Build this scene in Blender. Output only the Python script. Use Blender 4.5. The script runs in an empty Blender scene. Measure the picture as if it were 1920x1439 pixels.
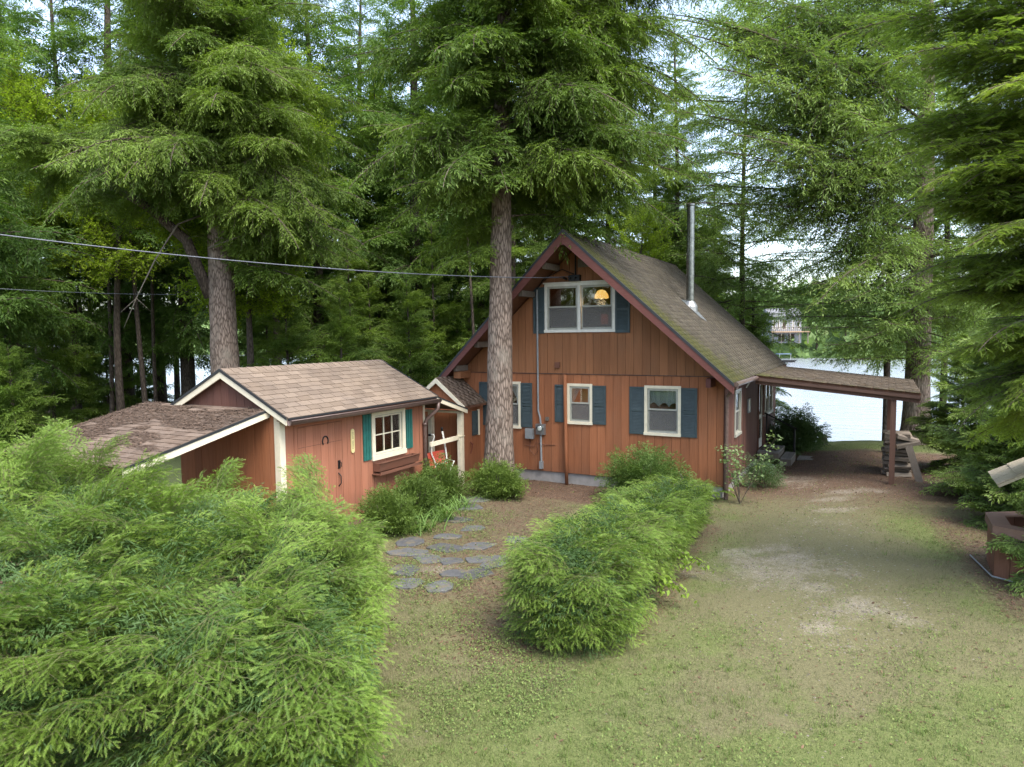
import bpy, math, random
import numpy as np
from mathutils import Vector, Matrix

SC = bpy.context.scene
COL = SC.collection
rnd = random.Random(7)
NR = np.random.default_rng(11)
R = math.radians

# ------------------------------------------------------------------ camera, sky, sun, exposure
CAM_POS = Vector((3.041, -15.576, 3.403))
YAW, PITCH, ROLL = R(28.038), R(-4.02), R(-0.593)
FW = Vector((-math.sin(YAW)*math.cos(PITCH), math.cos(YAW)*math.cos(PITCH), math.sin(PITCH)))
RT = Vector((math.cos(YAW), math.sin(YAW), 0.0))
cam = bpy.data.cameras.new('camera')
cam.sensor_fit = 'HORIZONTAL'; cam.sensor_width = 36.0
cam.lens = 1306.68/1920*36.0
cam.clip_start = 0.05; cam.clip_end = 3000
camo = bpy.data.objects.new('camera', cam); COL.objects.link(camo)
camo.location = CAM_POS
camo.matrix_world = Matrix.Translation(CAM_POS) @ FW.to_track_quat('-Z', 'Y').to_matrix().to_4x4() @ Matrix.Rotation(ROLL, 4, 'Z')
SC.camera = camo

SUN_EL, SUN_AZ = R(58), R(118)          # azimuth from +Y towards +X
w = bpy.data.worlds.new('World'); SC.world = w; w.use_nodes = True
wn = w.node_tree; wn.nodes.clear()
sky = wn.nodes.new('ShaderNodeTexSky'); sky.sky_type = 'NISHITA'; sky.sun_disc = False
sky.sun_elevation = SUN_EL; sky.sun_rotation = SUN_AZ
sky.air_density = 1.0; sky.dust_density = 2.2; sky.ozone_density = 1.0
hs = wn.nodes.new('ShaderNodeHueSaturation'); hs.inputs['Saturation'].default_value = 0.78
bg = wn.nodes.new('ShaderNodeBackground'); bg.inputs['Strength'].default_value = 0.15
wo = wn.nodes.new('ShaderNodeOutputWorld')
wn.links.new(sky.outputs[0], hs.inputs['Color']); wn.links.new(hs.outputs[0], bg.inputs[0]); wn.links.new(bg.outputs[0], wo.inputs[0])

sl = bpy.data.lights.new('sun', 'SUN'); sl.energy = 1.2; sl.angle = R(35); sl.color = (1.0, 0.95, 0.86)
so = bpy.data.objects.new('sun', sl); COL.objects.link(so)
so.rotation_euler = Vector((math.sin(SUN_AZ)*math.cos(SUN_EL), math.cos(SUN_AZ)*math.cos(SUN_EL), math.sin(SUN_EL))).to_track_quat('Z', 'Y').to_euler()

SC.view_settings.view_transform = 'Standard'; SC.view_settings.look = 'None'
SC.view_settings.exposure = 2.0; SC.view_settings.gamma = 1.0
SC.view_settings.use_curve_mapping = False
SC.render.engine = 'CYCLES'
cy = SC.cycles
cy.max_bounces = 7; cy.diffuse_bounces = 4; cy.glossy_bounces = 3; cy.transmission_bounces = 6; cy.transparent_max_bounces = 10
cy.caustics_reflective = False; cy.caustics_refractive = False
cy.use_denoising = True; cy.denoiser = 'OPENIMAGEDENOISE'; cy.denoising_input_passes = 'RGB_ALBEDO_NORMAL'; cy.denoising_prefilter = 'NONE'

# ------------------------------------------------------------------ helpers
def at(px, depth):
    "ground position (x, y) seen at picture column px, depth metres ahead of the camera"
    fx, fy = -math.sin(YAW), math.cos(YAW)
    l = (px-960)/1306.68*depth
    return CAM_POS.x + fx*depth + RT.x*l, CAM_POS.y + fy*depth + RT.y*l

def smooth(a, b, x):
    t = np.clip((x-a)/(b-a), 0, 1); return t*t*(3-2*t)

_lat = np.random.default_rng(5).random((64, 64))
def vnoise(x, y):
    xi = np.floor(x).astype(int); yi = np.floor(y).astype(int)
    fx = x-xi; fy = y-yi; fx = fx*fx*(3-2*fx); fy = fy*fy*(3-2*fy)
    g = lambda i, j: _lat[(xi+i) % 64, (yi+j) % 64]
    return (g(0,0)*(1-fx)+g(1,0)*fx)*(1-fy) + (g(0,1)*(1-fx)+g(1,1)*fx)*fy
def fbm(x, y, f=1.0, o=3):
    s = 0; a = .5; t = 0
    for k in range(o):
        s = s + a*vnoise(x*f+17.3*k, y*f+9.1*k); t += a; a *= .5; f *= 2.03
    return s/t

def ground_z(x, y):
    x = np.asarray(x, float); y = np.asarray(y, float)
    z = -0.27 + 0.2*smooth(.4, 3.0, x)*smooth(-9, -2, y) + .03*(fbm(x, y, .5)-.5)
    z = z - 2.6*smooth(9.0, 15.5, y) - .4*smooth(-14, -34, x)*0 - .35*smooth(12, 30, -x)
    far = smooth(118, 150, y)
    z = np.where(y > 60, -3 + 9*smooth(117, 150, y) + 9*smooth(150, 420, y) + 6*(fbm(x, y, .02)-.5)*far, z)
    return z
def gz(x, y): return float(ground_z(np.array([x]), np.array([y]))[0])

class MB:
    def __init__(s): s.v = []; s.f = []; s.m = []
    def add(s, vs, fs, mi=0):
        b = len(s.v); s.v += [tuple(v) for v in vs]
        s.f += [tuple(b+i for i in f) for f in fs]; s.m += [mi]*len(fs); return s
    def box(s, x0, y0, z0, x1, y1, z1, mi=0, M=None):
        vs = [(x0,y0,z0),(x1,y0,z0),(x1,y1,z0),(x0,y1,z0),(x0,y0,z1),(x1,y0,z1),(x1,y1,z1),(x0,y1,z1)]
        if M is not None: vs = [M @ Vector(v) for v in vs]
        return s.add(vs, [(0,3,2,1),(4,5,6,7),(0,1,5,4),(1,2,6,5),(2,3,7,6),(3,0,4,7)], mi)
    def beam(s, p, q, w, h, mi=0, up=(0,0,1)):
        p, q = Vector(p), Vector(q); d = (q-p); L = d.length; d.normalize()
        u = Vector(up); sd = d.cross(u)
        if sd.length < 1e-4: sd = d.cross(Vector((1,0,0)))
        sd.normalize(); u = sd.cross(d)
        M = Matrix((( d.x, sd.x, u.x, p.x),(d.y, sd.y, u.y, p.y),(d.z, sd.z, u.z, p.z),(0,0,0,1)))
        return s.box(0,-w/2,-h/2,L,w/2,h/2,mi,M)
    def prism(s, poly, mp, d0, d1, mi=0):
        n = len(poly)
        vs = [mp(a, b, d0) for a, b in poly]+[mp(a, b, d1) for a, b in poly]
        fs = [tuple(range(n))[::-1], tuple(range(n, 2*n))]+[(i, (i+1) % n, n+(i+1) % n, n+i) for i in range(n)]
        return s.add(vs, fs, mi)
    def tube(s, pts, rad, n=8, mi=0, cap=True):
        pts = [Vector(p) for p in pts]; k = len(pts)
        if not hasattr(rad, '__len__'): rad = [rad]*k
        b = len(s.v); prev = None
        for i, p in enumerate(pts):
            t = (pts[min(i+1, k-1)]-pts[max(i-1, 0)])
            t = t.normalized() if t.length > 1e-9 else Vector((0,0,1))
            a = prev if prev is not None else (Vector((0,0,1)) if abs(t.z) < .9 else Vector((1,0,0)))
            a = (a - t*a.dot(t)); a = a.normalized() if a.length > 1e-6 else t.orthogonal().normalized(); prev = a; c = t.cross(a)
            for j in range(n):
                th = 2*math.pi*j/n
                s.v.append(tuple(p + (a*math.cos(th)+c*math.sin(th))*rad[i]))
        for i in range(k-1):
            for j in range(n):
                s.f.append((b+i*n+j, b+i*n+(j+1) % n, b+(i+1)*n+(j+1) % n, b+(i+1)*n+j)); s.m.append(mi)
        if cap:
            s.f.append(tuple(b+j for j in range(n))[::-1]); s.f.append(tuple(b+(k-1)*n+j for j in range(n))); s.m += [mi, mi]
        return s
    def lathe(s, prof, c=(0,0,0), n=16, mi=0):
        b = len(s.v)
        for r, z in prof:
            for j in range(n):
                th = 2*math.pi*j/n; s.v.append((c[0]+r*math.cos(th), c[1]+r*math.sin(th), c[2]+z))
        for i in range(len(prof)-1):
            for j in range(n):
                s.f.append((b+i*n+j, b+i*n+(j+1) % n, b+(i+1)*n+(j+1) % n, b+(i+1)*n+j)); s.m.append(mi)
        return s
    def mesh(s, name, mats, smooth=False):
        me = bpy.data.meshes.new(name); me.from_pydata(s.v, [], s.f)
        for m in (mats if isinstance(mats, (list, tuple)) else [mats]): me.materials.append(m)
        me.polygons.foreach_set('material_index', s.m)
        if smooth: me.polygons.foreach_set('use_smooth', [True]*len(s.f))
        me.update(); return me
    def ob(s, name, mats, parent=None, smooth=False, loc=(0,0,0)):
        return ob(name, s.mesh(name, mats, smooth), parent, loc)

def ob(name, me, parent=None, loc=(0,0,0), rot=(0,0,0), scl=1.0):
    o = bpy.data.objects.new(name, me); COL.objects.link(o)
    o.location = loc; o.rotation_euler = rot
    if scl != 1.0: o.scale = (scl, scl, scl)
    if parent is not None: o.parent = parent
    return o
def tag(o, label=None, cat=None, group=None, kind=None):
    if label: o['label'] = label
    if cat: o['category'] = cat
    if group: o['group'] = group
    if kind: o['kind'] = kind
    return o
def thing(name, label, cat, loc=(0,0,0), rz=0, group=None, parent=None):
    o = ob(name, None, parent, loc, (0,0,rz)); return tag(o, label, cat, group)

def npmesh(name, V, F, mats, midx=None, attrs=None, smooth=False):
    V = np.asarray(V, np.float32); F = np.asarray(F, np.int32); k = F.shape[1]
    me = bpy.data.meshes.new(name)
    me.vertices.add(len(V)); me.vertices.foreach_set('co', V.ravel())
    me.loops.add(F.size); me.loops.foreach_set('vertex_index', F.ravel())
    me.polygons.add(len(F)); me.polygons.foreach_set('loop_start', np.arange(0, F.size, k, dtype=np.int32))
    for m in (mats if isinstance(mats, (list, tuple)) else [mats]): me.materials.append(m)
    if midx is not None: me.polygons.foreach_set('material_index', np.asarray(midx, np.int32))
    if smooth: me.polygons.foreach_set('use_smooth', np.ones(len(F), bool))
    for n, a in (attrs or {}).items():
        a = np.asarray(a, np.float32)
        if a.ndim == 1: at_ = me.attributes.new(n, 'FLOAT', 'POINT'); at_.data.foreach_set('value', a)
        else: at_ = me.attributes.new(n, 'FLOAT_COLOR', 'POINT'); at_.data.foreach_set('color', a.ravel())
    me.update(calc_edges=True); me.validate(); return me

# ------------------------------------------------------------------ materials
class NT:
    def __init__(s, name):
        s.m = bpy.data.materials.new(name); s.m.use_nodes = True
        s.t = s.m.node_tree; s.t.nodes.clear()
        s.out = s.t.nodes.new('ShaderNodeOutputMaterial')
    def n(s, typ, props=None, **ins):
        nd = s.t.nodes.new('ShaderNode'+typ)
        for k, v in (props or {}).items(): setattr(nd, k, v)
        for k, v in ins.items():
            key = k.replace('_', ' ')
            sock = nd.inputs[int(k[1:])] if k[0] == 'i' and k[1:].isdigit() else nd.inputs[key]
            if hasattr(v, 'is_output'): s.t.links.new(v, sock)
            else: sock.default_value = v
        return nd
    def mix(s, fac, a, b, typ='MIX'):
        nd = s.t.nodes.new('ShaderNodeMix'); nd.data_type = 'RGBA'; nd.blend_type = typ
        for i, v in ((0, fac), (6, a), (7, b)):
            if hasattr(v, 'is_output'): s.t.links.new(v, nd.inputs[i])
            else: nd.inputs[i].default_value = (*v, 1) if i and len(v) == 3 else v
        return nd.outputs[2]
    def math(s, op, a, b=0.0, c=0.0):
        nd = s.t.nodes.new('ShaderNodeMath'); nd.operation = op
        for i, v in enumerate((a, b, c)):
            if hasattr(v, 'is_output'): s.t.links.new(v, nd.inputs[i])
            else: nd.inputs[i].default_value = v
        return nd.outputs[0]
    def ramp(s, fac, lo, hi):
        nd = s.t.nodes.new('ShaderNodeMapRange'); nd.clamp = True
        s.t.links.new(fac, nd.inputs[0]); nd.inputs[1].default_value = lo; nd.inputs[2].default_value = hi
        return nd.outputs[0]
    def coord(s, scale=(1,1,1), kind='Object', jitter=False):
        tc = s.n('TexCoord').outputs[kind]
        v = s.n('VectorMath', {'operation': 'MULTIPLY'}, i0=tc, i1=scale).outputs[0]
        if jitter:
            r = s.n('ObjectInfo').outputs['Random']
            r = s.math('MULTIPLY', r, 53.0)
            v = s.n('VectorMath', {'operation': 'ADD'}, i0=v, i1=s.n('CombineXYZ', None, X=r, Y=r, Z=r).outputs[0]).outputs[0]
        return v
    def noise(s, vec, scale, detail=4.0, rough=.6):
        return s.n('TexNoise', None, Vector=vec, Scale=scale, Detail=detail, Roughness=rough).outputs[0]
    def attr(s, name, out='Fac'): return s.n('Attribute', {'attribute_name': name}).outputs[out]
    def bump(s, h, strength=.4, dist=.01):
        return s.n('Bump', None, Height=h, Strength=strength, Distance=dist).outputs[0]
    def bsdf(s, col, rough=.6, spec=.3, metal=0.0, normal=None, **kw):
        b = s.n('BsdfPrincipled', None, Roughness=rough, Metallic=metal)
        b.inputs['Specular IOR Level'].default_value = spec
        if hasattr(col, 'is_output'): s.t.links.new(col, b.inputs['Base Color'])
        else: b.inputs['Base Color'].default_value = (*col, 1)
        if normal is not None: s.t.links.new(normal, b.inputs['Normal'])
        return b.outputs[0]
    def done(s, sh): s.t.links.new(sh, s.out.inputs[0]); return s.m

def m_plain(name, col, rough=.5, metal=0.0, spec=.4, var=.12, nscale=9.0):
    t = NT(name); n = t.noise(t.coord(), nscale, 5)
    c = t.mix(t.ramp(n, .3, .7), tuple(x*(1-var) for x in col), tuple(min(1, x*(1+var)) for x in col))
    return t.done(t.bsdf(c, rough, spec, metal, t.bump(n, .12, .004)))

def m_paint(name, col, grey=(.2,.16,.13), var=.22, axis='z', wear=.25, rough=.72, splash=False):
    "stained or painted timber: every board a little different, streaks along the grain"
    t = NT(name)
    sc = {'z': (38,38,1.6), 'x': (1.6,38,38), 'y': (38,1.6,38)}[axis]
    st = t.noise(t.coord(sc, jitter=True), 1.0, 5, .65)
    bl = t.noise(t.coord((1.3,1.3,.7)), 1.7, 4)
    r = t.n('ObjectInfo').outputs['Random']
    c = t.mix(r, tuple(x*(1-var) for x in col), tuple(x*(1+var) for x in col))
    c = t.mix(t.ramp(st, .35, .75), c, t.mix(1.0, c, (.72,.70,.68), 'MULTIPLY'))
    c = t.mix(t.math('MULTIPLY', t.ramp(bl, .48, .78), wear), c, grey)
    if splash:      # rain splash and grime along the foot of the wall
        z = t.n('SeparateXYZ', None, Vector=t.n('NewGeometry').outputs['Position']).outputs['Z']
        g = t.ramp(t.math('ADD', t.math('MULTIPLY', z, -1.0), t.math('MULTIPLY', t.noise(t.coord((7,7,2)), 1.0, 4), .7)), .0, .75)
        c = t.mix(t.math('MULTIPLY', g, .55), c, (.075,.055,.04))
    return t.done(t.bsdf(c, rough, .25, 0, t.bump(st, .25, .004)))

def m_leaf(name, dark, light, tipc, transl=.35, rough=.55, hue=.18):
    t = NT(name)
    tip = t.attr('tip')
    r = t.n('ObjectInfo').outputs['Random']
    n = t.noise(t.coord((1,1,1)), 2.6, 3)
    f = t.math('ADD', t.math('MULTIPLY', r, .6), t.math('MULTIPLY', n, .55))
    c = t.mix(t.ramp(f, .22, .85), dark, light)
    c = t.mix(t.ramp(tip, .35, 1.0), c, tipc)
    b = t.bsdf(c, rough, .28)
    tr = t.n('BsdfTranslucent', None, Color=t.mix(1.0, c, (1.0,1.05,.55), 'MULTIPLY')).outputs[0]
    return t.done(t.n('MixShader', None, i0=transl, i1=b, i2=tr).outputs[0])

def m_bark(name, c1, c2, zs=.22, scale=26.0, lichen=None):
    t = NT(name)
    v = t.coord((1,1,zs), jitter=True)
    n = t.noise(v, scale, 6, .7)
    vo = t.n('TexVoronoi', {'feature': 'DISTANCE_TO_EDGE'}, Vector=v, Scale=scale*.8).outputs[0]
    h = t.math('ADD', t.math('MULTIPLY', n, .7), t.math('MULTIPLY', t.ramp(vo, 0, .25), .5))
    c = t.mix(t.ramp(h, .35, .95), c1, c2)
    if lichen: c = t.mix(t.math('MULTIPLY', t.ramp(t.noise(t.coord((1,1,.6)), 3.0, 5), .5, .7), .6), c, lichen)
    return t.done(t.bsdf(c, .9, .15, 0, t.bump(h, .8, .02)))

def m_shingle(name, c1, c2, debris=None, moss=None, dthr=.5):
    t = NT(name)
    r = t.math('FRACT', t.math('ADD', t.attr('rnd'), t.n('ObjectInfo').outputs['Random']))
    g = t.noise(t.n('NewGeometry').outputs['Position'], 160.0, 2)
    b = t.noise(t.n('NewGeometry').outputs['Position'], 1.6, 4)
    c = t.mix(r, c1, c2)
    c = t.mix(1.0, c, t.mix(t.ramp(g, .3, .7), (.72,.72,.72), (1.2,1.2,1.2)), 'MULTIPLY')
    c = t.mix(1.0, c, t.mix(t.ramp(b, .3, .7), (.82,.82,.84), (1.1,1.08,1.04)), 'MULTIPLY')
    if debris:
        d = t.noise(t.n('NewGeometry').outputs['Position'], 5.0, 6, .75)
        c = t.mix(t.math('MULTIPLY', t.ramp(d, dthr, dthr+.12), .85), c, debris)
    if moss:
        mn = t.noise(t.n('NewGeometry').outputs['Position'], 9.0, 5, .7)
        k = t.ramp(t.math('ADD', t.attr('moss'), t.math('MULTIPLY', t.math('SUBTRACT', mn, .5), 1.7)), .45, .75)
        c = t.mix(k, c, t.mix(t.ramp(mn, .35, .65), moss[0], moss[1]))
    return t.done(t.bsdf(c, .92, .15, 0, t.bump(g, .35, .006)))

def m_glass(name, tint=(.9,.95,.95), gl=.09):
    t = NT(name)
    fr = t.n('Fresnel', None, IOR=1.5).outputs[0]
    f = t.math('ADD', t.math('MULTIPLY', fr, .9), gl)
    return t.done(t.n('MixShader', None, i0=f, i1=t.n('BsdfTransparent', None, Color=(*tint, 1)).outputs[0],
                      i2=t.n('BsdfGlossy', None, Roughness=.02).outputs[0]).outputs[0])
def m_screen(name, col, op):
    t = NT(name)
    return t.done(t.n('MixShader', None, i0=op, i1=t.n('BsdfTransparent').outputs[0], i2=t.bsdf(col, .8, .1)).outputs[0])
def m_emit(name, col, st):
    t = NT(name)
    return t.done(t.n('Emission', None, Color=(*col, 1), Strength=st).outputs[0])

M = {}
M['siding_up'] = m_paint('siding_upper', (.25,.108,.048), (.18,.105,.06), .13)
M['siding_low'] = m_paint('siding_lower', (.30,.116,.052), (.21,.115,.07), .16, splash=True)
M['siding_shed'] = m_paint('siding_shed', (.34,.140,.082), (.29,.16,.11), .12, splash=True)
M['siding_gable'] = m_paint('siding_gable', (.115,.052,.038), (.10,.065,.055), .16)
M['siding_side'] = m_paint('siding_side', (.12,.055,.04), (.10,.075,.065), .2)  # darker copy of the cabin siding, the side wall's shade painted in
M['sheath'] = m_paint('sheathing', (.06,.026,.015), (.05,.03,.02), .1)
M['barge'] = m_paint('barge_board', (.13,.05,.042), (.12,.075,.065), .15, 'x')
M['soffit'] = m_paint('soffit', (.16,.075,.045), (.12,.07,.05), .15, 'y')
M['cream'] = m_plain('cream_trim', (.66,.60,.45), .55, var=.08)
M['white'] = m_plain('white_trim', (.62,.61,.54), .5, var=.1)
M['alu'] = m_plain('sash_frame', (.34,.34,.29), .4, var=.1)
M['shutter'] = m_plain('shutter_blue', (.042,.062,.066), .6, var=.15)
M['shutter_green'] = m_plain('shutter_green', (.018,.115,.095), .55, var=.2)
M['glass'] = m_glass('window_glass')
M['screen'] = m_screen('insect_screen', (.15,.145,.135), .68)
M['curtain'] = m_screen('curtain', (.72,.69,.6), .9)
M['lace'] = m_screen('lace', (.75,.73,.66), .65)
M['pine'] = m_paint('pine_panel', (.42,.20,.07), (.3,.15,.06), .1)
M['dark'] = m_plain('dark_interior', (.05,.035,.025), .9)
M['concrete'] = m_plain('concrete', (.26,.25,.235), .9, var=.2, nscale=4)
M['roof'] = m_shingle('roof_shingle', (.070,.060,.046), (.105,.092,.070), debris=(.085,.075,.04), moss=((.045,.050,.018),(.085,.080,.028)), dthr=.56)
M['roof_shed'] = m_shingle('shed_shingle', (.165,.128,.098), (.225,.178,.138), debris=(.12,.08,.055), dthr=.66)
M['roof_lean'] = m_shingle('lean_shingle', (.135,.100,.077), (.19,.145,.113), debris=(.10,.068,.048), dthr=.50)
M['roof_flat'] = m_shingle('carport_roofing', (.085,.07,.055), (.11,.09,.07), debris=(.07,.05,.03), moss=((.05,.056,.018),(.09,.088,.03)), dthr=.5)
M['well_roof'] = m_shingle('well_shingle', (.36,.31,.22), (.44,.38,.28), debris=(.2,.17,.09), dthr=.6)
M['drip'] = m_plain('drip_edge', (.022,.024,.026), .5)
M['gutter'] = m_plain('gutter_brown', (.115,.075,.062), .35, 0.0, .5, .25, 14)
M['galv'] = m_plain('galvanised', (.36,.37,.37), .35, .75, .5, .2)
M['pipe'] = m_plain('flue_pipe', (.16,.17,.16), .25, .85, .5, .35)
M['grey'] = m_plain('grey_plastic', (.20,.215,.22), .5)
M['black'] = m_plain('black_iron', (.012,.012,.013), .5, .3)
M['cable'] = m_plain('cable', (.10,.11,.13), .4, .2)
M['brownpaint'] = m_paint('brown_paint', (.15,.066,.042), (.13,.08,.06), .1, 'y')
M['fascia'] = m_paint('fascia_stain', (.105,.062,.047), (.12,.09,.075), .15, 'x')
M['post'] = m_paint('post_stain', (.13,.072,.052), (.12,.08,.065), .15)
M['deck'] = m_paint('weathered_deck', (.25,.24,.22), (.18,.17,.16), .2, 'y')
M['oldwood'] = m_paint('old_wood', (.165,.14,.115), (.14,.12,.10), .25, 'z')
M['red'] = m_plain('red_enamel', (.50,.075,.04), .3, 0, .5, .2)
M['sign'] = m_plain('sign_cream', (.62,.52,.25), .5, var=.06)
M['carve'] = m_plain('carving_olive', (.16,.15,.06), .7)
def m_stone():
    t = NT('flagstone_slate'); P = t.n('NewGeometry').outputs['Position']; r = t.n('ObjectInfo').outputs['Random']
    c = t.mix(r, (.068,.069,.072), (.118,.119,.119)); n1 = t.noise(P, 14, 5, .7); n2 = t.noise(P, 4.5, 4, .65)
    c = t.mix(1.0, c, t.mix(t.ramp(n1, .3, .7), (.75,.75,.75), (1.2,1.2,1.18)), 'MULTIPLY')
    c = t.mix(t.math('MULTIPLY', t.ramp(n2, .5, .66), .75), c, (.15,.125,.075))
    return t.done(t.bsdf(c, .85, .2, 0, t.bump(n1, .5, .01)))
M['stone'] = m_stone()
M['barkA'] = m_bark('hemlock_bark', (.072,.053,.041), (.29,.228,.185), lichen=(.25,.22,.18))
M['barkD'] = m_bark('dark_bark', (.045,.035,.028), (.13,.105,.085))
M['green_twig'] = m_plain('green_twig', (.12,.12,.05), .8)
M['twig'] = m_bark('twig_bark', (.07,.055,.04), (.16,.13,.10))
M['hedge_in'] = m_leaf('old_needles_gap_shade', (.05,.10,.03), (.085,.15,.038), (.11,.18,.045), .3)  # older inner needles; shade of the hedge's depth is darkened into the colour
M['hem'] = m_leaf('hemlock_needles', (.085,.15,.027), (.165,.25,.04), (.31,.41,.075), .45)
M['hemD'] = m_leaf('forest_needles', (.078,.152,.034), (.145,.24,.046), (.22,.33,.065), .48)
M['hedge'] = m_leaf('hedge_needles', (.118,.205,.036), (.205,.315,.052), (.50,.59,.15), .36)
M['hemN'] = m_leaf('bright_hemlock', (.16,.25,.045), (.26,.36,.06), (.45,.55,.13), .52)
M['hemY'] = m_leaf('young_hemlock', (.13,.215,.055), (.23,.33,.08), (.37,.47,.12), .46)
M['yew'] = m_leaf('yew_needles', (.075,.125,.022), (.13,.20,.035), (.22,.30,.06), .3)
M['broad'] = m_leaf('broad_leaves', (.20,.30,.025), (.30,.42,.03), (.38,.48,.05), .55)
M['broadF'] = m_leaf('shore_leaves', (.12,.20,.07), (.20,.30,.10), (.27,.37,.14), .4)  # light green leaves, paled so the colour carries the haze over the lake
M['pale'] = m_leaf('pale_leaves', (.16,.24,.09), (.24,.33,.14), (.32,.42,.2), .4)
M['fern'] = m_leaf('fern_fronds', (.17,.28,.04), (.24,.36,.05), (.3,.42,.08), .4)
M['lily'] = m_leaf('lily_blades', (.10,.19,.045), (.16,.27,.07), (.22,.34,.1), .4)

# ground sheet: base colour from where grass, needle litter, gravel lie
def m_ground():
    t = NT('ground_soil')
    P = t.n('NewGeometry').outputs['Position']
    f1 = t.noise(P, 55.0, 5, .75); f2 = t.noise(P, 11.0, 5, .7); f3 = t.noise(P, 2.2, 4, .6)
    straw = t.mix(t.ramp(f1, .3, .7), (.095,.090,.045), (.20,.185,.10))
    green = t.mix(t.ramp(f1, .3, .7), (.085,.105,.035), (.185,.205,.08))
    g = t.ramp(t.math('ADD', t.attr('green'), t.math('ADD', t.math('MULTIPLY', t.math('SUBTRACT', f2, .5), 1.3), t.math('MULTIPLY', t.math('SUBTRACT', f3, .5), .6))), .3, .8)
    c = t.mix(g, straw, green)
    lit = t.mix(t.ramp(f1, .3, .72), (.055,.038,.028), (.18,.122,.085))
    k = t.ramp(t.math('ADD', t.attr('litter'), t.math('MULTIPLY', t.math('SUBTRACT', f2, .5), 1.1)), .3, .75)
    c = t.mix(k, c, lit)
    pale = t.mix(t.ramp(f1, .3, .7), (.21,.18,.14), (.37,.33,.265))
    k2 = t.ramp(t.math('ADD', t.attr('gravel'), t.math('MULTIPLY', t.math('SUBTRACT', t.math('ADD', t.math('MULTIPLY', t.math('ADD', f2, f1), .38), t.math('MULTIPLY', f3, .24)), .5), 3.2)), .45, 1.15)
    c = t.mix(k2, c, pale)
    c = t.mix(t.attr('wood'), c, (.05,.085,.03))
    return t.done(t.bsdf(c, .95, .1, 0, t.bump(t.math('ADD', f1, t.math('MULTIPLY', f2, 1.5)), .7, .02)))
M['ground'] = m_ground()
def m_grass():
    t = NT('grass_blades'); c = t.attr('Col', 'Color')
    b = t.bsdf(c, .7, .15); tr = t.n('BsdfTranslucent', None, Color=c).outputs[0]
    return t.done(t.n('MixShader', None, i0=.3, i1=b, i2=tr).outputs[0])
M['grass'] = m_grass()
def m_water():
    t = NT('lake_water')
    P = t.n('VectorMath', {'operation': 'MULTIPLY'}, i0=t.n('NewGeometry').outputs['Position'], i1=(1.0,2.6,1)).outputs[0]
    h = t.math('ADD', t.noise(P, .55, 5, .62), t.math('MULTIPLY', t.noise(P, .09, 3), 1.2))
    return t.done(t.bsdf((.26,.28,.31), .22, 1.0, 0, t.bump(h, .3, .3)))
M['water'] = m_water()
# ------------------------------------------------------------------ ground, water
def axis(lo, hi, fine, a, b, n):
    left = -np.geomspace(1, abs(lo)+a+1, n)[::-1]+1+a if lo < a else np.array([])
    right = np.geomspace(1, hi-b+1, n)-1+b
    return np.unique(np.concatenate([left, np.arange(a, b, fine), right]))
gx = axis(-420, 420, .14, -9.0, 6.5, 46); gy = axis(-60, 480, .14, -14.0, 10.5, 60)
X, Y = np.meshgrid(gx, gy); Xf, Yf = X.ravel(), Y.ravel()

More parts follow.
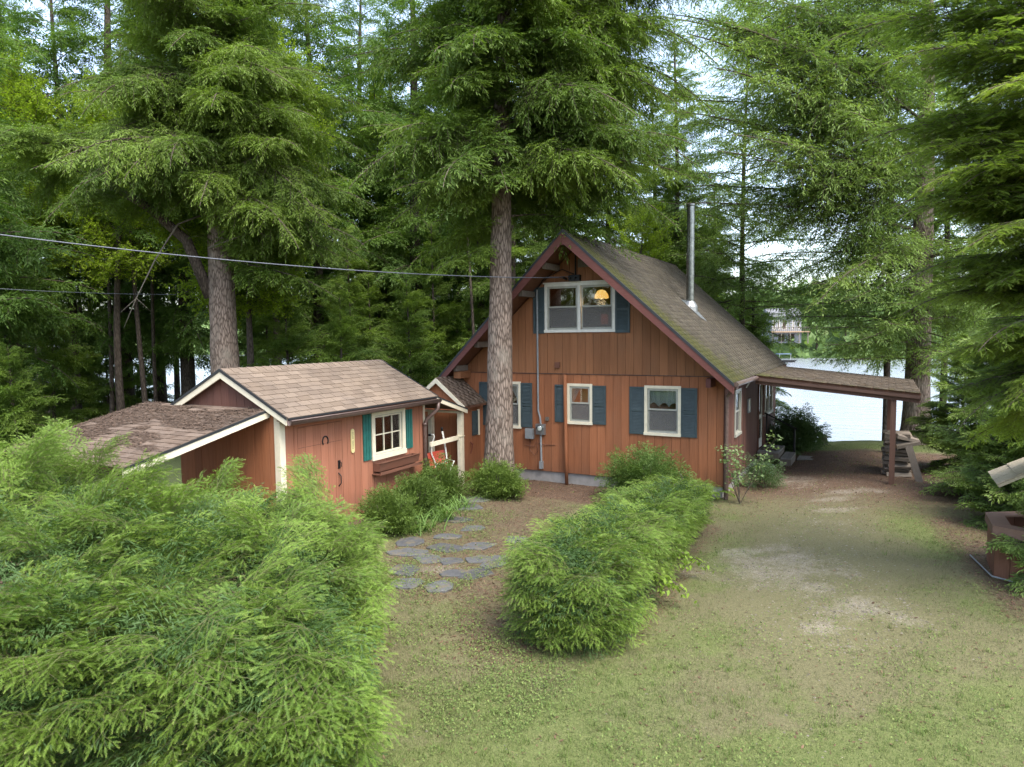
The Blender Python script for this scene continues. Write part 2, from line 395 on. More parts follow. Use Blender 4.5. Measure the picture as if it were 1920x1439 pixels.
def seg(x, y, ax, ay, bx, by, r):
    dx, dy = bx-ax, by-ay
    t = np.clip(((x-ax)*dx+(y-ay)*dy)/(dx*dx+dy*dy+1e-9), 0, 1)
    d = np.hypot(x-ax-t*dx, y-ay-t*dy); return 1-smooth(r*.35, r, d)
GRAVEL = [(1.75,-4.4,1.25,.85),(2.9,-5.6,.8,.45),(1.2,-3.7,.75,.34),(1.75,-4.75,.55,.3),(2.25,-4.5,.5,.3),(2.3,-5.3,.42,.5),(3.0,-5.55,.42,.28),(3.3,-5.9,.35,.25),(2.3,-.65,.5,.25),
          (2.1,.3,.6,.25),(2.0,-1.7,.35,.2),(2.7,-4.5,.3,.3),(2.5,-6.5,.3,.3),(-3.1,-6.75,.55,.3),(1.2,2.5,1.0,.9),(2.6,1.2,.8,.3)]
def masks(x, y):
    n = fbm(x, y, .8, 3)-.5; n2 = fbm(x+40, y+7, 2.2, 3)-.5
    litter = .85*smooth(-2.6, 2.2, y+1.9*n)*smooth(-.9, .5, x) * (1-smooth(6.7, 7.7, y))
    litter = np.maximum(litter, 1.0*smooth(-2.3, -1.5, y+.8*n)*(1-smooth(.4, 1.2, y))*(1-smooth(-1.3, .2, x)))
    litter = np.maximum(litter, .55*seg(x, y, -2.2, -6.2, -.9, -8.3, 1.2))
    litter = np.maximum(litter, .65*seg(x, y, 4.3, -1, 5.0, -5, .9))
    litter = np.maximum(litter, .5*seg(x, y, .3, -7.6, .2, -2.5, .5))
    litter = np.maximum(litter, .85*seg(x, y, -8, -9.5, -2.6, -9.6, .9))
    litter = np.maximum(litter, .85*(1-smooth(-6.0, -4.8, x)))
    litter = np.maximum(litter, .60*seg(x, y, -4, -2.5, -3, -6.6, 2.2))
    litter = np.maximum(litter, .8*smooth(4.4, 5.6, x))
    lawn2 = smooth(6, 12, y)*smooth(20, 30, -x); litter = litter*(1-lawn2)
    green = .40+1.8*n+.9*n2
    green = green - .55*seg(x, y, 1.7, 1.5, 2.6, -6.6, 1.7) + .35*seg(x, y, -.6, -11, 1.5, -9.5, 2.4) + .22*seg(x, y, 3.5, -6.5, 3.2, -10, 1.6) + 1.1*smooth(6.9, 7.7, y) + 1.0*lawn2
    gravel = np.zeros_like(x)
    for cx_, cy_, rx, ry in GRAVEL:
        u = (x-cx_)*.88+(y-cy_)*.47; v = -(x-cx_)*.47+(y-cy_)*.88
        gravel = np.maximum(gravel, .72*(1-smooth(.2, 1.7, np.hypot(u/rx, v/ry)+1.2*n2)))
    gravel = np.maximum(gravel, .30*seg(x, y, 1.8, 2.0, 2.5, -6.4, 1.3)+.35*n2*seg(x, y, 1.8, 2.0, 2.5, -6.4, 1.3))
    farw = (y > 60); green = np.where(farw, 1.2, green); litter = np.where(farw, 0, litter)
    return green, litter, gravel
Zf = ground_z(Xf, Yf)
near = (np.abs(Xf) < 9) & (Yf > -14.5) & (Yf < 11)
Zf = Zf + np.where(near, .035*(fbm(Xf, Yf, 3.5, 3)-.5), 0)
gr, li, gv = masks(Xf, Yf)
nx, ny = len(gx), len(gy)
I = (np.arange(ny-1)[:, None]*nx+np.arange(nx-1)[None, :]).ravel()
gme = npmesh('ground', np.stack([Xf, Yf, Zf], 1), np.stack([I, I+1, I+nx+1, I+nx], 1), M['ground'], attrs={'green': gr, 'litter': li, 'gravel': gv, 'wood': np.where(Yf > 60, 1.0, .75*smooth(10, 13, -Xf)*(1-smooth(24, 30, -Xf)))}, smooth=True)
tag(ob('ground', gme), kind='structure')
wb = MB(); wb.add([(-420, 9.5, -1.5), (420, 9.5, -1.5), (420, 140, -1.5), (-420, 140, -1.5)], [(0,1,2,3)])
tag(wb.ob('lake_water', M['water']), kind='structure')

# ------------------------------------------------------------------ timber walls
def front(y0=0.0): return lambda a, b, d: (a, y0-d, b)          # faces -y
def side(x0=0.0): return lambda a, b, d: (x0+d, a, b)           # faces +x
def backw(y0): return lambda a, b, d: (a, y0+d, b)
def leftw(x0): return lambda a, b, d: (x0-d, a, b)
def pieces(xa, xb, zlo, ztop, ops, brk=()):
    cuts = sorted({xa, xb} | {e for o in ops for e in o[:2] if xa < e < xb} | {e for e in brk if xa < e < xb})
    out = []
    for u, v in zip(cuts[:-1], cuts[1:]):
        m = (u+v)/2; segs = [(zlo, None)]
        for oa, ob_, za, zb in sorted([o for o in ops if o[0] < m < o[1]], key=lambda o: o[2]):
            lo, _ = segs.pop(); segs += [(lo, za), (zb, None)]
        for lo, hi in segs:
            zu = ztop(u) if hi is None else min(hi, ztop(u)); zv = ztop(v) if hi is None else min(hi, ztop(v))
            if max(zu, zv)-lo < .02: continue
            poly = [(u, lo), (v, lo)]
            if zv > lo+.005: poly.append((v, zv))
            if zu > lo+.005: poly.append((u, zu))
            if len(poly) > 2: out.append(poly)
    return out
def clad(parent, mp, mat, x0, x1, step, zlo, ztop, ops=(), brk=(), d=.022, gap=.007, off=0.0, name='wall_board'):
    a = x0-off
    while a < x1-.02:
        u, v = max(a, x0), min(a+step, x1)
        groups = []
        for p in pieces(u+gap/2, v-gap/2, zlo, ztop, ops, brk):       # pieces cut apart by a window become boards of their own
            xs = [c[0] for c in p]; zs = [c[1] for c in p]; box_ = (min(xs), max(xs), min(zs), max(zs))
            hit = [g for g in groups if any(abs(b[1]-box_[0]) < 1e-6 and b[2] < box_[3] and b[3] > box_[2] for b, _ in g)]
            new = [(box_, p)]
            for g in hit: new += g; groups.remove(g)
            groups.append(new)
        for g in groups:
            mb = MB(); dd = d+rnd.uniform(-.002, .002)
            for _, p in g: mb.prism(p, mp, 0.0, dd)
            mb.ob(name, mat, parent)
        a += step
def shell(mb, mp, x0, x1, zlo, ztop, ops=(), brk=(), d0=-.10, d1=-.001):
    for p in pieces(x0, x1, zlo, ztop, ops, brk): mb.prism(p, mp, d0, d1)

def window(parent, mp, a0, a1, b0, b1, cas=.065, trim='cream', sash=True, screen=True, curtain=None, mull=None, grid=None, depth=.045, label=None):
    "casing outer box a0..a1 x b0..b1 on the wall face; returns its opening"
    i0, i1, j0, j1 = a0+cas, a1-cas, b0+cas, b1-cas
    mb = MB(); P = lambda q, d0, d1, mi=0: mb.prism(q, mp, d0, d1, mi)
    rect = lambda u0, u1, v0, v1: [(u0,v0),(u1,v0),(u1,v1),(u0,v1)]
    P(rect(a0, a1, j1, b1), .023, depth); P(rect(a0-.01, a1+.01, b0, j0), .023, depth+.02)
    P(rect(a0, i0, j0, j1), .023, depth); P(rect(i1, a1, j0, j1), .023, depth)
    for q in (rect(i0-.004, i0+.016, j0, j1), rect(i1-.016, i1+.004, j0, j1), rect(i0+.016, i1-.016, j0-.004, j0+.016), rect(i0+.016, i1-.016, j1-.016, j1+.004)): P(q, -.11, .022, 1)
    lights = [(i0, i1)]
    if mull:
        m = (i0+i1)/2; P(rect(m-mull/2, m+mull/2, j0, j1), -.05, depth-.004); lights = [(i0, m-mull/2), (m+mull/2, i1)]
    wo_ = mb.ob('window', [M[trim], M['alu']], parent)
    if label: wo_['label'] = label
    for u0, u1 in lights:
        u0 += .016; u1 -= .016; v0, v1 = j0+.016, j1-.016
        if grid:
            gxn, gyn = grid; s = MB(); f = .03
            for q in (rect(u0, u1, v1-f, v1), rect(u0, u1, v0, v0+f), rect(u0, u0+f, v0+f, v1-f), rect(u1-f, u1, v0+f, v1-f)): s.prism(q, mp, -.03, .01)
            s.ob('sash', M[trim], wo_)
            for k in range(1, gxn):
                x = u0+f+(u1-u0-2*f)*k/gxn; MB().prism(rect(x-.012, x+.012, v0+f, v1-f), mp, -.026, .008).ob('muntin', M[trim], wo_)
            for k in range(1, gyn):
                z = v0+f+(v1-v0-2*f)*k/gyn
                MB().prism(rect(u0+f, u1-f, z-.011, z+.011), mp, -.0255, .0065).ob('muntin', M[trim], wo_)
            for ix in range(gxn):
                for iz in range(gyn):
                    xa = u0+f+(u1-u0-2*f)*ix/gxn+.012; xb = u0+f+(u1-u0-2*f)*(ix+1)/gxn-.012
                    za = v0+f+(v1-v0-2*f)*iz/gyn+.011; zb = v0+f+(v1-v0-2*f)*(iz+1)/gyn-.011
                    MB().prism(rect(xa, xb, za, zb), mp, -.012, -.008).ob('pane', M['glass'], wo_)
        else:
            vm = v0+(v1-v0)*.52
            for k, (lo, hi, dd) in enumerate(((vm-.012, v1, .006), (v0, vm+.012, -.026))):
                f = .036; s = MB()
                for q in (rect(u0, u1, hi-f, hi), rect(u0, u1, lo, lo+f*(1.5 if k else 1)), rect(u0, u0+f, lo+f*(1.5 if k else 1), hi-f), rect(u1-f, u1, lo+f*(1.5 if k else 1), hi-f)): s.prism(q, mp, dd-.012, dd+.012)
                s.ob('sash', M['alu'], wo_)
                MB().prism(rect(u0+f, u1-f, lo+f, hi-f), mp, dd-.004, dd+.001).ob('pane', M['glass'], wo_)
            if screen: MB().prism(rect(u0+.03, u1-.03, v0+.04, vm-.02), mp, .0, .002).ob('insect_screen', M['screen'], wo_)
    if curtain: curtain(wo_, mp, i0, i1, j0, j1)
    return (i0, i1, j0, j1)
def drape(parent, mp, pts_l, pts_r, n=10, mat='curtain', d=-.085, amp=.012):
    "pleated cloth between two edges given as (a, b) from top to bottom"
    mb = MB(); k = len(pts_l); vs = []
    for (a, b), (c, e) in zip(pts_l, pts_r):
        for i in range(n+1):
            t = i/n; vs.append(mp(a+(c-a)*t, b+(e-b)*t, d+amp*math.sin(t*n*1.9)))
    fs = [(r*(n+1)+i, r*(n+1)+i+1, (r+1)*(n+1)+i+1, (r+1)*(n+1)+i) for r in range(k-1) for i in range(n)]
    mb.add(vs, fs).ob('curtain', M[mat], parent)
def shutter(parent, mp, a0, a1, b0, b1, louver=True, mat='shutter'):
    mb = MB(); rect = lambda u0, u1, v0, v1: [(u0,v0),(u1,v0),(u1,v1),(u0,v1)]
    if louver:
        f = .045; bm = (b0+b1)/2
        for q in (rect(a0, a0+f, b0, b1), rect(a1-f, a1, b0, b1), rect(a0+f, a1-f, b0, b0+f*1.4), rect(a0+f, a1-f, b1-f, b1), rect(a0+f, a1-f, bm-f*.6, bm+f*.6)): mb.prism(q, mp, .024, .052)
        mb.prism(rect(a0+f, a1-f, b0+f, b1-f), mp, .0235, .027)
        z = b0+f*1.5
        while z < b1-f-.03:
            if not (bm-f*.6-.035 < z < bm+f*.6):
                v = [mp(a0+f, z, .047), mp(a1-f, z, .047), mp(a1-f, z+.034, .030), mp(a0+f, z+.034, .030), mp(a0+f, z-.006, .044), mp(a1-f, z-.006, .044)]
                mb.add(v, [(0,1,2,3), (4,5,1,0)])
            z += .034
    else:
        n = 3; wd = (a1-a0)/n
        for k in range(n): mb.prism(rect(a0+k*wd+.006, a0+(k+1)*wd-.006, b0, b1), mp, .026, .05)
        for z in (b0+.12, b1-.14): mb.prism(rect(a0+.01, a1-.01, z, z+.05), mp, .022, .026)
    return mb.ob('shutter', M[mat], parent)

# shingles: plane through O, e along the eave, g up the slope, n out of it
def shingle_mesh(wd, ex, th, name, mat, rv=.5):
    v = [(0,0,0),(wd,0,0),(wd,ex+.03,-.002),(0,ex+.03,-.002),(0,0,th),(wd,0,th),(wd,ex+.03,.003),(0,ex+.03,.003)]
    me = bpy.data.meshes.new(name); me.from_pydata(v, [], [(4,5,6,7),(0,1,5,4),(1,2,6,5),(3,0,4,7)])
    me.materials.append(mat); a = me.attributes.new('rnd', 'FLOAT', 'POINT'); a.data.foreach_set('value', [rv]*8); return me
def frame(O, e, g):
    e = Vector(e).normalized(); g = Vector(g); g = (g-e*g.dot(e)).normalized(); n = e.cross(g)
    return Matrix(((e.x,g.x,n.x,O[0]),(e.y,g.y,n.y,O[1]),(e.z,g.z,n.z,O[2]),(0,0,0,1)))
def shingle_cells(width, slope, wd, ex, lo=None, hi=None, jit=.0):
    rows = int(math.ceil(slope/ex)); out = []
    for r in range(rows):
        t0 = r*ex; e_ = min(ex, slope-t0)
        if e_ < .03: continue
        a = lo(t0+e_/2) if lo else 0.0; b = hi(t0+e_/2) if hi else width
        u = a-(wd*.5 if r % 2 else 0)-wd*.17*(r % 3 == 1)
        while u < b-.02:
            p, q = max(u, a), min(u+wd, b)
            if q-p > .03: out.append((p, q, t0, e_))
            u += wd
    return out
def shingles_joined(name, F, cells, th, mat, parent, moss=None, gap=.006):
    V = []; Fc = []; rn = []; ms = []
    for p, q, t, e_ in cells:
        b = len(V); z = th*rnd.uniform(.6, 1.3); s = rnd.uniform(-.004, .004)
        loc = [(p+gap,t+s,0),(q-gap,t+s,0),(q-gap,t+e_+.02,-.002),(p+gap,t+e_+.02,-.002),(p+gap,t+s,z),(q-gap,t+s,z),(q-gap,t+e_+.02,.003),(p+gap,t+e_+.02,.003)]
        V += [tuple(F @ Vector(v)) for v in loc]; Fc += [(b+4,b+5,b+6,b+7),(b,b+1,b+5,b+4),(b+1,b+2,b+6,b+5),(b+3,b,b+4,b+7)]
        rn += [rnd.random()]*8; ms += [moss(v[0], v[1]) if moss else 0.0 for v in loc]
    me = npmesh(name, V, Fc, mat, attrs={'rnd': rn, 'moss': ms})
    return tag(ob(name, me, parent), kind='stuff')

# ------------------------------------------------------------------ the cabin
W, D = -6.75, 8.15
AX, AZ = -3.36, 5.73               # ridge
EX, EZ = 0.304, 2.345              # right eave
EL = 2*AX-EX
SL = (AZ-EZ)/(EX-AX)
def roof_z(x): return AZ-SL*abs(x-AX)
def under(x): return roof_z(x)-.16
cabin = thing('cabin', 'red brown board cabin with steep mossy gable roof facing the drive', 'house')
BAND = 2.44
# (casing boxes)  a0 a1 b0 b1
UW = (-4.30, -2.49, 3.44, 4.62); LW = (-5.86, -4.99, 1.03, 2.215); MW = (-3.72, -3.065, 1.22, 2.205); RW = (-1.785, -.94, 1.06, 2.205)
SW1 = (1.10, 1.86, .95, 2.06); SW2 = (5.80, 7.30, .93, 1.93); DOOR = (4.60, 5.44, .13, 2.06)
c_ = .065; op = lambda w_: (w_[0]+c_, w_[1]-c_, w_[2]+c_, w_[3]-c_)
fr = front(0.0); rw = side(0.0)
fops = [op(q) for q in (UW, LW, MW, RW)]; sops = [op(SW1), op(SW2), DOOR]
sh = MB()
shell(sh, fr, W+.001, -.001, 0.0, under, fops, (AX,))
shell(sh, backw(D), W+.001, -.001, -.4, under, [(-5.6,-3.9,.9,2.1), (-2.8,-.9,.3,2.1)], (AX,))
shell(sh, rw, .1, D-.1, -.05, lambda a: under(-.06), sops); shell(sh, leftw(W), .1, D-.1, -.4, lambda a: under(-.06))
sh.box(W+.1, .1, -.12, -.1, D-.1, -.02); sh.box(W+.1, .1, BAND-.12, -.1, D-.1, BAND-.02)
sh.ob('wall', M['sheath'], cabin)
clad(cabin, fr, M['siding_low'], W, 0, .2, .0, lambda a: BAND-.005, fops)
clad(cabin, front(-.012), M['siding_up'], W, 0, .2, BAND, under, [op(UW)], (AX,), off=.09)
clad(cabin, rw, M['siding_side'], .0, D, .2, -.05, lambda a: under(0.0)-.02, sops)
MB().prism([(W, BAND-.012), (0, BAND-.012), (0, BAND+.002), (W, BAND+.002)], fr, .0, .040).ob('drip_strip', M['drip'], cabin)
fd = MB(); fd.box(W+.02, .02, -.75, -.02, .09, -.003); fd.box(-.09, .091, -.75, -.02, D, -.055); fd.ob('foundation', M['concrete'], cabin)
# interior linings
it = MB(); it.box(W+.11, 2.6, -.01, -.11, 2.66, BAND-.13); it.box(-4.45, .12, -.01, -4.39, 2.59, BAND-.13); it.box(-2.2, .12, -.01, -2.14, 2.59, BAND-.13)
it.prism([(W+.5, BAND-.01), (-.5, BAND-.01), (-1.9, roof_z(-1.9)-.14), (AX, AZ-.14), (2*AX+1.9, roof_z(-1.9)-.14)], backw(3.2), 0, .06); it.ob('partition', M['pine'], cabin)
# windows
def cur_left(wo_, mp, i0, i1, j0, j1):
    m = j0+(j1-j0)*.54
    drape(wo_, mp, [(i0, j1), (i0, m+.1), (i0, m)], [(i0+.34, j1), (i0+.2, m+.25), (i0+.06, m)], 8)
    drape(wo_, mp, [(i1-.34, j1), (i1-.17, m+.22), (i1-.03, m)], [(i1, j1), (i1, m+.1), (i1, m)], 8)
def cur_mid(wo_, mp, i0, i1, j0, j1):
    m = j0+(j1-j0)*.54
    drape(wo_, mp, [(i0, j1), (i0, m+.1), (i0, m)], [(i0+.26, j1), (i0+.18, m+.25), (i0+.06, m)], 6, 'lace')
def cur_right(wo_, mp, i0, i1, j0, j1):
    n = 24; mb = MB(); vs = []
    m = j0+(j1-j0)*.6
    for (z, k) in ((j1, 0), (m+.12, 0), (m, 1)):
        for i in range(n+1):
            t = i/n; dz = k*(.09*abs(math.sin(t*math.pi*3))-.02)
            vs.append(mp(i0+(i1-i0)*t, z+dz, -.085+.012*math.sin(t*30)))
    mb.add(vs, [(r*(n+1)+i, r*(n+1)+i+1, (r+1)*(n+1)+i+1, (r+1)*(n+1)+i) for r in range(2) for i in range(n)]).ob('curtain', M['lace'], wo_)
    MB().prism([(i0, m+.28), (i1, m+.28), (i1, m+.30), (i0, m+.30)], mp, -.115, -.10).ob('curtain_rail', M['white'], wo_)
window(cabin, front(-.012), *UW, mull=.075, trim='white', label='wide double window under the gable with a lit lamp behind it')
window(cabin, fr, *LW, curtain=cur_left, label='ground floor window half hidden by the trunk')
window(cabin, fr, *MW, curtain=cur_mid, label='narrow warm lit window in the middle')
window(cabin, fr, *RW, curtain=cur_right, label='window with lace curtains at the right')
window(cabin, rw, *SW1, trim='alu'); window(cabin, rw, *SW2, trim='white', mull=.06)
MB().prism([(UW[0]-.03, UW[3]+.003), (UW[1]+.03, UW[3]+.003), (UW[1]+.03, UW[3]+.03), (UW[0]-.03, UW[3]+.03)], front(-.012), .0, .07).ob('drip_cap', M['white'], cabin)
for a0, a1, (b0, b1), yy in ((-4.61, -4.305, (3.42, 4.55), -.012), (-2.485, -2.13, (3.42, 4.5), -.012), (-4.985, -4.67, (1.07, 2.19), 0),
                       (-4.045, -3.725, (1.25, 2.17), 0), (-3.06, -2.72, (1.24, 2.17), 0), (-2.14, -1.79, (1.07, 2.17), 0), (-.935, -.575, (1.06, 2.17), 0), (-6.2, -5.865, (1.07, 2.19), 0)):
    shutter(cabin, front(yy), a0, a1, b0, b1)
# side door
dm = MB(); q = lambda u0, u1, v0, v1: [(u0,v0),(u1,v0),(u1,v1),(u0,v1)]
for z in (q(4.54,4.62,.1,2.1), q(5.42,5.5,.1,2.1), q(4.62,5.42,2.03,2.1)): dm.prism(z, rw, .023, .05)
dm.ob('door_frame', M['brownpaint'], cabin)
dr = MB()
for z in (q(4.63,4.75,.14,2.02), q(5.29,5.41,.14,2.02), q(4.75,5.29,1.9,2.02), q(4.75,5.29,.14,.38), q(4.75,5.29,.95,1.07)): dr.prism(z, rw, -.03, .015)
dr = dr.ob('door', M['white'], cabin)
MB().prism(q(4.75,5.29,1.07,1.9), rw, -.012, -.006).ob('pane', M['glass'], dr); MB().prism(q(4.75,5.29,.38,.95), rw, -.012, -.006).ob('pane', M['glass'], dr)
MB().tube([rw(5.35,1.0,.015), rw(5.35,1.0,.06), rw(5.27,1.0,.06)], .012, 6).ob('door_handle', M['galv'], dr)
# roof slabs with a prow: ridge runs further forward than the eaves
YE, YP, YB = -.62, -1.05, D+.3
def slab(mb, ex, off, th, ye=YE, yp=YP, yb=YB, up=0.0, mi=0):
    p = [(ex, ye, EZ), (ex, yb, EZ), (AX, yb, AZ), (AX, yp, AZ)]
    mb.add([(x, y, z-off) for x, y, z in p]+[(x, y, z-off-th) for x, y, z in p],
           [(0,1,2,3), (7,6,5,4), (0,4,5,1), (1,5,6,2), (2,6,7,3), (3,7,4,0)], mi)
rf = MB(); slab(rf, EX, .012, .10); slab(rf, EL, .012, .10); rf.ob('roof_deck', M['soffit'], cabin)
for sgn, ex in ((1, EX), (-1, EL)):
    F = frame((ex, YE, EZ), (0, sgn, 0), (AX-ex, 0, AZ-EZ)) if sgn > 0 else frame((ex, YB, EZ), (0, -1, 0), (AX-ex, 0, AZ-EZ))
    slope = math.hypot(AX-ex, AZ-EZ); wid = YB-YE
    lo = (lambda t: -.03-(YE-YP)*t/slope) if sgn > 0 else (lambda t: 0.0)
    hi = (lambda t: wid) if sgn > 0 else (lambda t: wid+.03+(YE-YP)*t/slope)
    def mossf(u, t, s=sgn):
        fr_ = u if s > 0 else wid-u
        edge = max(0, 1-(fr_+.45*t/slope)/1.15)
        return .62*edge+.45*max(0, 1-t/1.8)*max(0, 1-fr_/5)+.40*max(0, 1-fr_/8)
    shingles_joined('roof_shingles', F, shingle_cells(wid, slope, .30, .135, lo, hi), .012, M['roof'], cabin, mossf)
cap = MB(); n = 0; y = YP-.03
capme = None
while y < YB:
    for s in (1, -1):
        F = frame((AX+s*.0, y, AZ+.012), (0, 1, 0), (s*1, 0, -SL)) if False else None
    v = [(AX-.13, y, AZ-.13*SL+.012), (AX, y, AZ+.022), (AX+.13, y, AZ-.13*SL+.012), (AX-.13, y+.17, AZ-.13*SL+.006), (AX, y+.17, AZ+.012), (AX+.13, y+.17, AZ-.13*SL+.006)]
    cap.add(v, [(0,1,4,3), (1,2,5,4)]); y += .145
me = cap.mesh('ridge_cap', M['roof']); a = me.attributes.new('rnd', 'FLOAT', 'POINT'); a.data.foreach_set('value', NR.random(len(me.vertices)).astype(np.float32)); ob('ridge_cap', me, cabin)
# barge boards (raked fascia) and soffit lookouts, brackets
for ex, s in ((EX, 1), (EL, -1)):
    p0 = Vector((ex+s*.02, YE-.015, EZ-.03-.02*SL)); p1 = Vector((AX, YP-.015, AZ-.03))
    mb = MB(); hgt = .235; d = Vector((0, .04, 0))
    vs = [p0, p1, p1-Vector((0,0,hgt*1.1)), p0-Vector((0,0,hgt*.8))]
    mb.add([tuple(v-d) for v in vs]+[tuple(v) for v in vs], [(0,1,2,3),(7,6,5,4),(0,4,5,1),(1,5,6,2),(2,6,7,3),(3,7,4,0)])
    mb.ob('barge_board', M['barge'], cabin)
    vs = [p0+Vector((0,-.048,.045)), p1+Vector((0,-.048,.045)), p1+Vector((0,-.048,-.025)), p0+Vector((0,-.048,-.025))]
    mb = MB(); mb.add([tuple(v) for v in vs]+[tuple(v+Vector((0,.05,0))) for v in vs], [(0,1,2,3),(7,6,5,4),(0,4,5,1),(1,5,6,2),(2,6,7,3),(3,7,4,0)])
    mb.ob('drip_edge', M['drip'], cabin)
for k, fx_ in enumerate((.12, .3, .48, .66, .84)):
    x = EL+(AX-EL)*fx_; MB().box(x-.05, -.55-.3*fx_, roof_z(x)-.27, x+.05, -.02, roof_z(x)-.13).ob('lookout', M['oldwood'], cabin)
MB().box(-.28, -.55, 2.23, -.18, -.036, 2.42).ob('bracket', M['barge'], cabin); MB().box(W+.1, -.55, 2.3, W+.3, -.036, 2.47).ob('bracket', M['siding_up'], cabin)
MB().box(AX-.045, YP-.05, AZ-.33, AX+.045, -.1, AZ-.14).ob('ridge_beam', M['barge'], cabin)
lv = MB(); lv.box(-3.42, -.06, 4.98, -3.14, -.036, 5.18)
for k in range(5): lv.box(-3.40, -.075, 5.0+k*.035, -3.16, -.061, 5.015+k*.035)
lv.ob('gable_vent', M['oldwood'], cabin)
# flue
fx0, fy0 = -1.60, 3.45; fz0 = roof_z(fx0)
mb = MB(); mb.lathe([(.0, fz0-.3), (.105, fz0-.3), (.105, fz0+.85), (.112, fz0+.85), (.112, fz0+.88), (.105, fz0+.88), (.105, fz0+1.75), (.112, fz0+1.75), (.112, fz0+1.79), (.105, fz0+1.79), (.105, 6.78), (.118, 6.80), (.118, 6.84), (.09, 6.84), (.085, 6.5)], (fx0, fy0, 0), 18)
fl = mb.ob('chimney_flue', M['pipe'], cabin)
mb = MB(); mb.lathe([(.20, fz0-.16), (.205, fz0+.0), (.125, fz0+.13), (.108, fz0+.15)], (fx0, fy0, 0), 16)
F = frame((fx0, fy0, fz0+.012), (0, 1, 0), (AX-EX, 0, AZ-EZ))
mb.add([tuple(F @ Vector(v)) for v in ((-.26,-.46,.004),(.02,-.62,.004),(.26,-.2,.006),(.26,.25,.01),(-.26,.25,.01))], [(0,1,2,3,4)])
mb.ob('flue_flashing', M['galv'], cabin)
# gutter and downspout on the drive side
mb = MB(); mb.tube([(EX+.05, YE+.02, EZ-.03), (EX+.05, 2.05, EZ-.05)], .055, 8); mb.ob('gutter', M['gutter'], cabin)
mb = MB(); mb.tube([(EX+.04, YE+.14, EZ-.09), (.14, -.1, 2.1), (.07, -.05, 2.0), (.07, -.05, .95)], .042, 8); mb.tube([(.07, -.05, .97), (.07, -.05, -.25)], .052, 8)
mb.ob('downspout', M['gutter'], cabin)
MB().box(-4.03, -.075, 2.58, -3.9, -.036, 2.72).ob('wall_vent', M['brownpaint'], cabin)

# things on the front wall
t = thing('electric_meter', 'round glass electric meter on a grey box on the red wall', 'electric meter')
MB().box(-4.54, -.12, .92, -4.30, -.025, 1.18).ob('box', M['galv'], t)
mb = MB(); mb.lathe([(.085, 0), (.085, .05), (.06, .085), (.0, .09)], n=16); g_ = mb.ob('dial', M['glass'], t, True); g_.location = (-4.42, -.121, 1.08); g_.rotation_euler = (R(90), 0, 0)
mb = MB(); mb.lathe([(.0, .012), (.06, .012), (.06, .0)], n=16); g_ = mb.ob('dial_face', M['white'], t); g_.location = (-4.42, -.121, 1.08); g_.rotation_euler = (R(90), 0, 0)
t2 = MB(); t2.box(-4.83, -.13, .80, -4.62, -.025, 1.05); tag(t2.ob('utility_box', M['grey']), 'plain grey utility box on the wall left of the meter', 'utility box')
mb = MB(); mb.tube([(-4.50, -.06, 4.5), (-4.49, -.06, 1.5), (-4.44, -.07, 1.36), (-4.42, -.07, 1.18)], .024, 8); tag(mb.ob('service_conduit', M['grey']), 'thin grey conduit running up the wall above the meter', 'conduit')
mb = MB(); mb.tube([(-4.42, -.07, .92), (-4.41, -.07, .24)], .026, 8); mb.box(-4.45, -.12, .06, -4.37, -.03, .25); tag(mb.ob('lower_conduit', M['grey']), 'short grey conduit below the meter ending in a fitting', 'conduit')
mb = MB(); mb.box(-4.29, -.08, 1.27, -4.21, -.025, 1.36); tag(mb.ob('junction_box', M['oldwood']), 'small square junction box right of the meter', 'junction box')
mb = MB(); mb.tube([(-4.88, -.05, .62), (-4.6, -.05, .6), (-4.58, -.05, .7), (-4.3, -.04, .66), (-4.05, -.035, .67)], .008, 5); mb.tube([(-4.72, -.05, .78), (-4.74, -.06, .52), (-4.6, -.07, .38), (-4.5, -.06, .5), (-4.53, -.05, .66)], .007, 5)
tag(mb.ob('loose_cable', M['brownpaint']), 'loose brown cable looped on the wall under the utility box', 'cable')
mb = MB(); mb.tube([(-3.76, -.07, 2.42), (-3.745, -.09, 1.6), (-3.73, -.10, .6), (-3.70, -.13, -.28)], .045, 8); tag(mb.ob('vent_pipe', M['siding_low'], None, True), 'brown painted pipe leaning up the wall beside the narrow window', 'pipe')
t = thing('cable_bracket', 'dark cable bracket and insulators under the gable peak', 'bracket')
MB().box(-3.62, -.16, 4.66, -3.34, -.036, 4.80).ob('plate', M['black'], t)
mb = MB()
for k in range(3): mb.tube([(-3.72+.14*k, -.05, 4.72), (-3.72+.14*k, -.22, 4.74)], .03, 6)
mb.tube([(-3.48, -.06, 4.8), (-3.47, -.07, 5.3)], .022, 6); mb.tube([(-4.49, -.08, 4.5), (-4.3, -.1, 4.75), (-3.8, -.12, 4.95), (-3.5, -.1, 4.82)], .012, 5)
mb.ob('insulator', M['black'], t)
# lamps inside
t = thing('pendant_lamp', 'lit yellow petal lampshade hanging behind the upper window', 'lamp', (-3.05, .55, 4.27))
mb = MB(); n = 16
for i, (r_, z) in enumerate(((.03,.20),(.10,.17),(.155,.08),(.17,0))):
    for j in range(n):
        th = 2*math.pi*j/n; k = 1+.10*math.cos(j*math.pi)*(i > 1); mb.v.append((r_*k*math.cos(th), r_*k*math.sin(th), z-.02*(j % 2)*(i == 3)))
for i in range(3):
    for j in range(n): mb.f.append((i*n+j, i*n+(j+1) % n, (i+1)*n+(j+1) % n, (i+1)*n+j)); mb.m.append(0)
lt = NT('lamp_shade'); s_ = lt.noise(lt.coord((30,30,4)), 1, 2)
M['shade'] = lt.done(lt.n('Emission', None, Color=lt.mix(lt.ramp(s_, .3, .7), (1,.42,.06), (1,.66,.22)), Strength=.34).outputs[0])
mb.ob('shade', M['shade'], t)
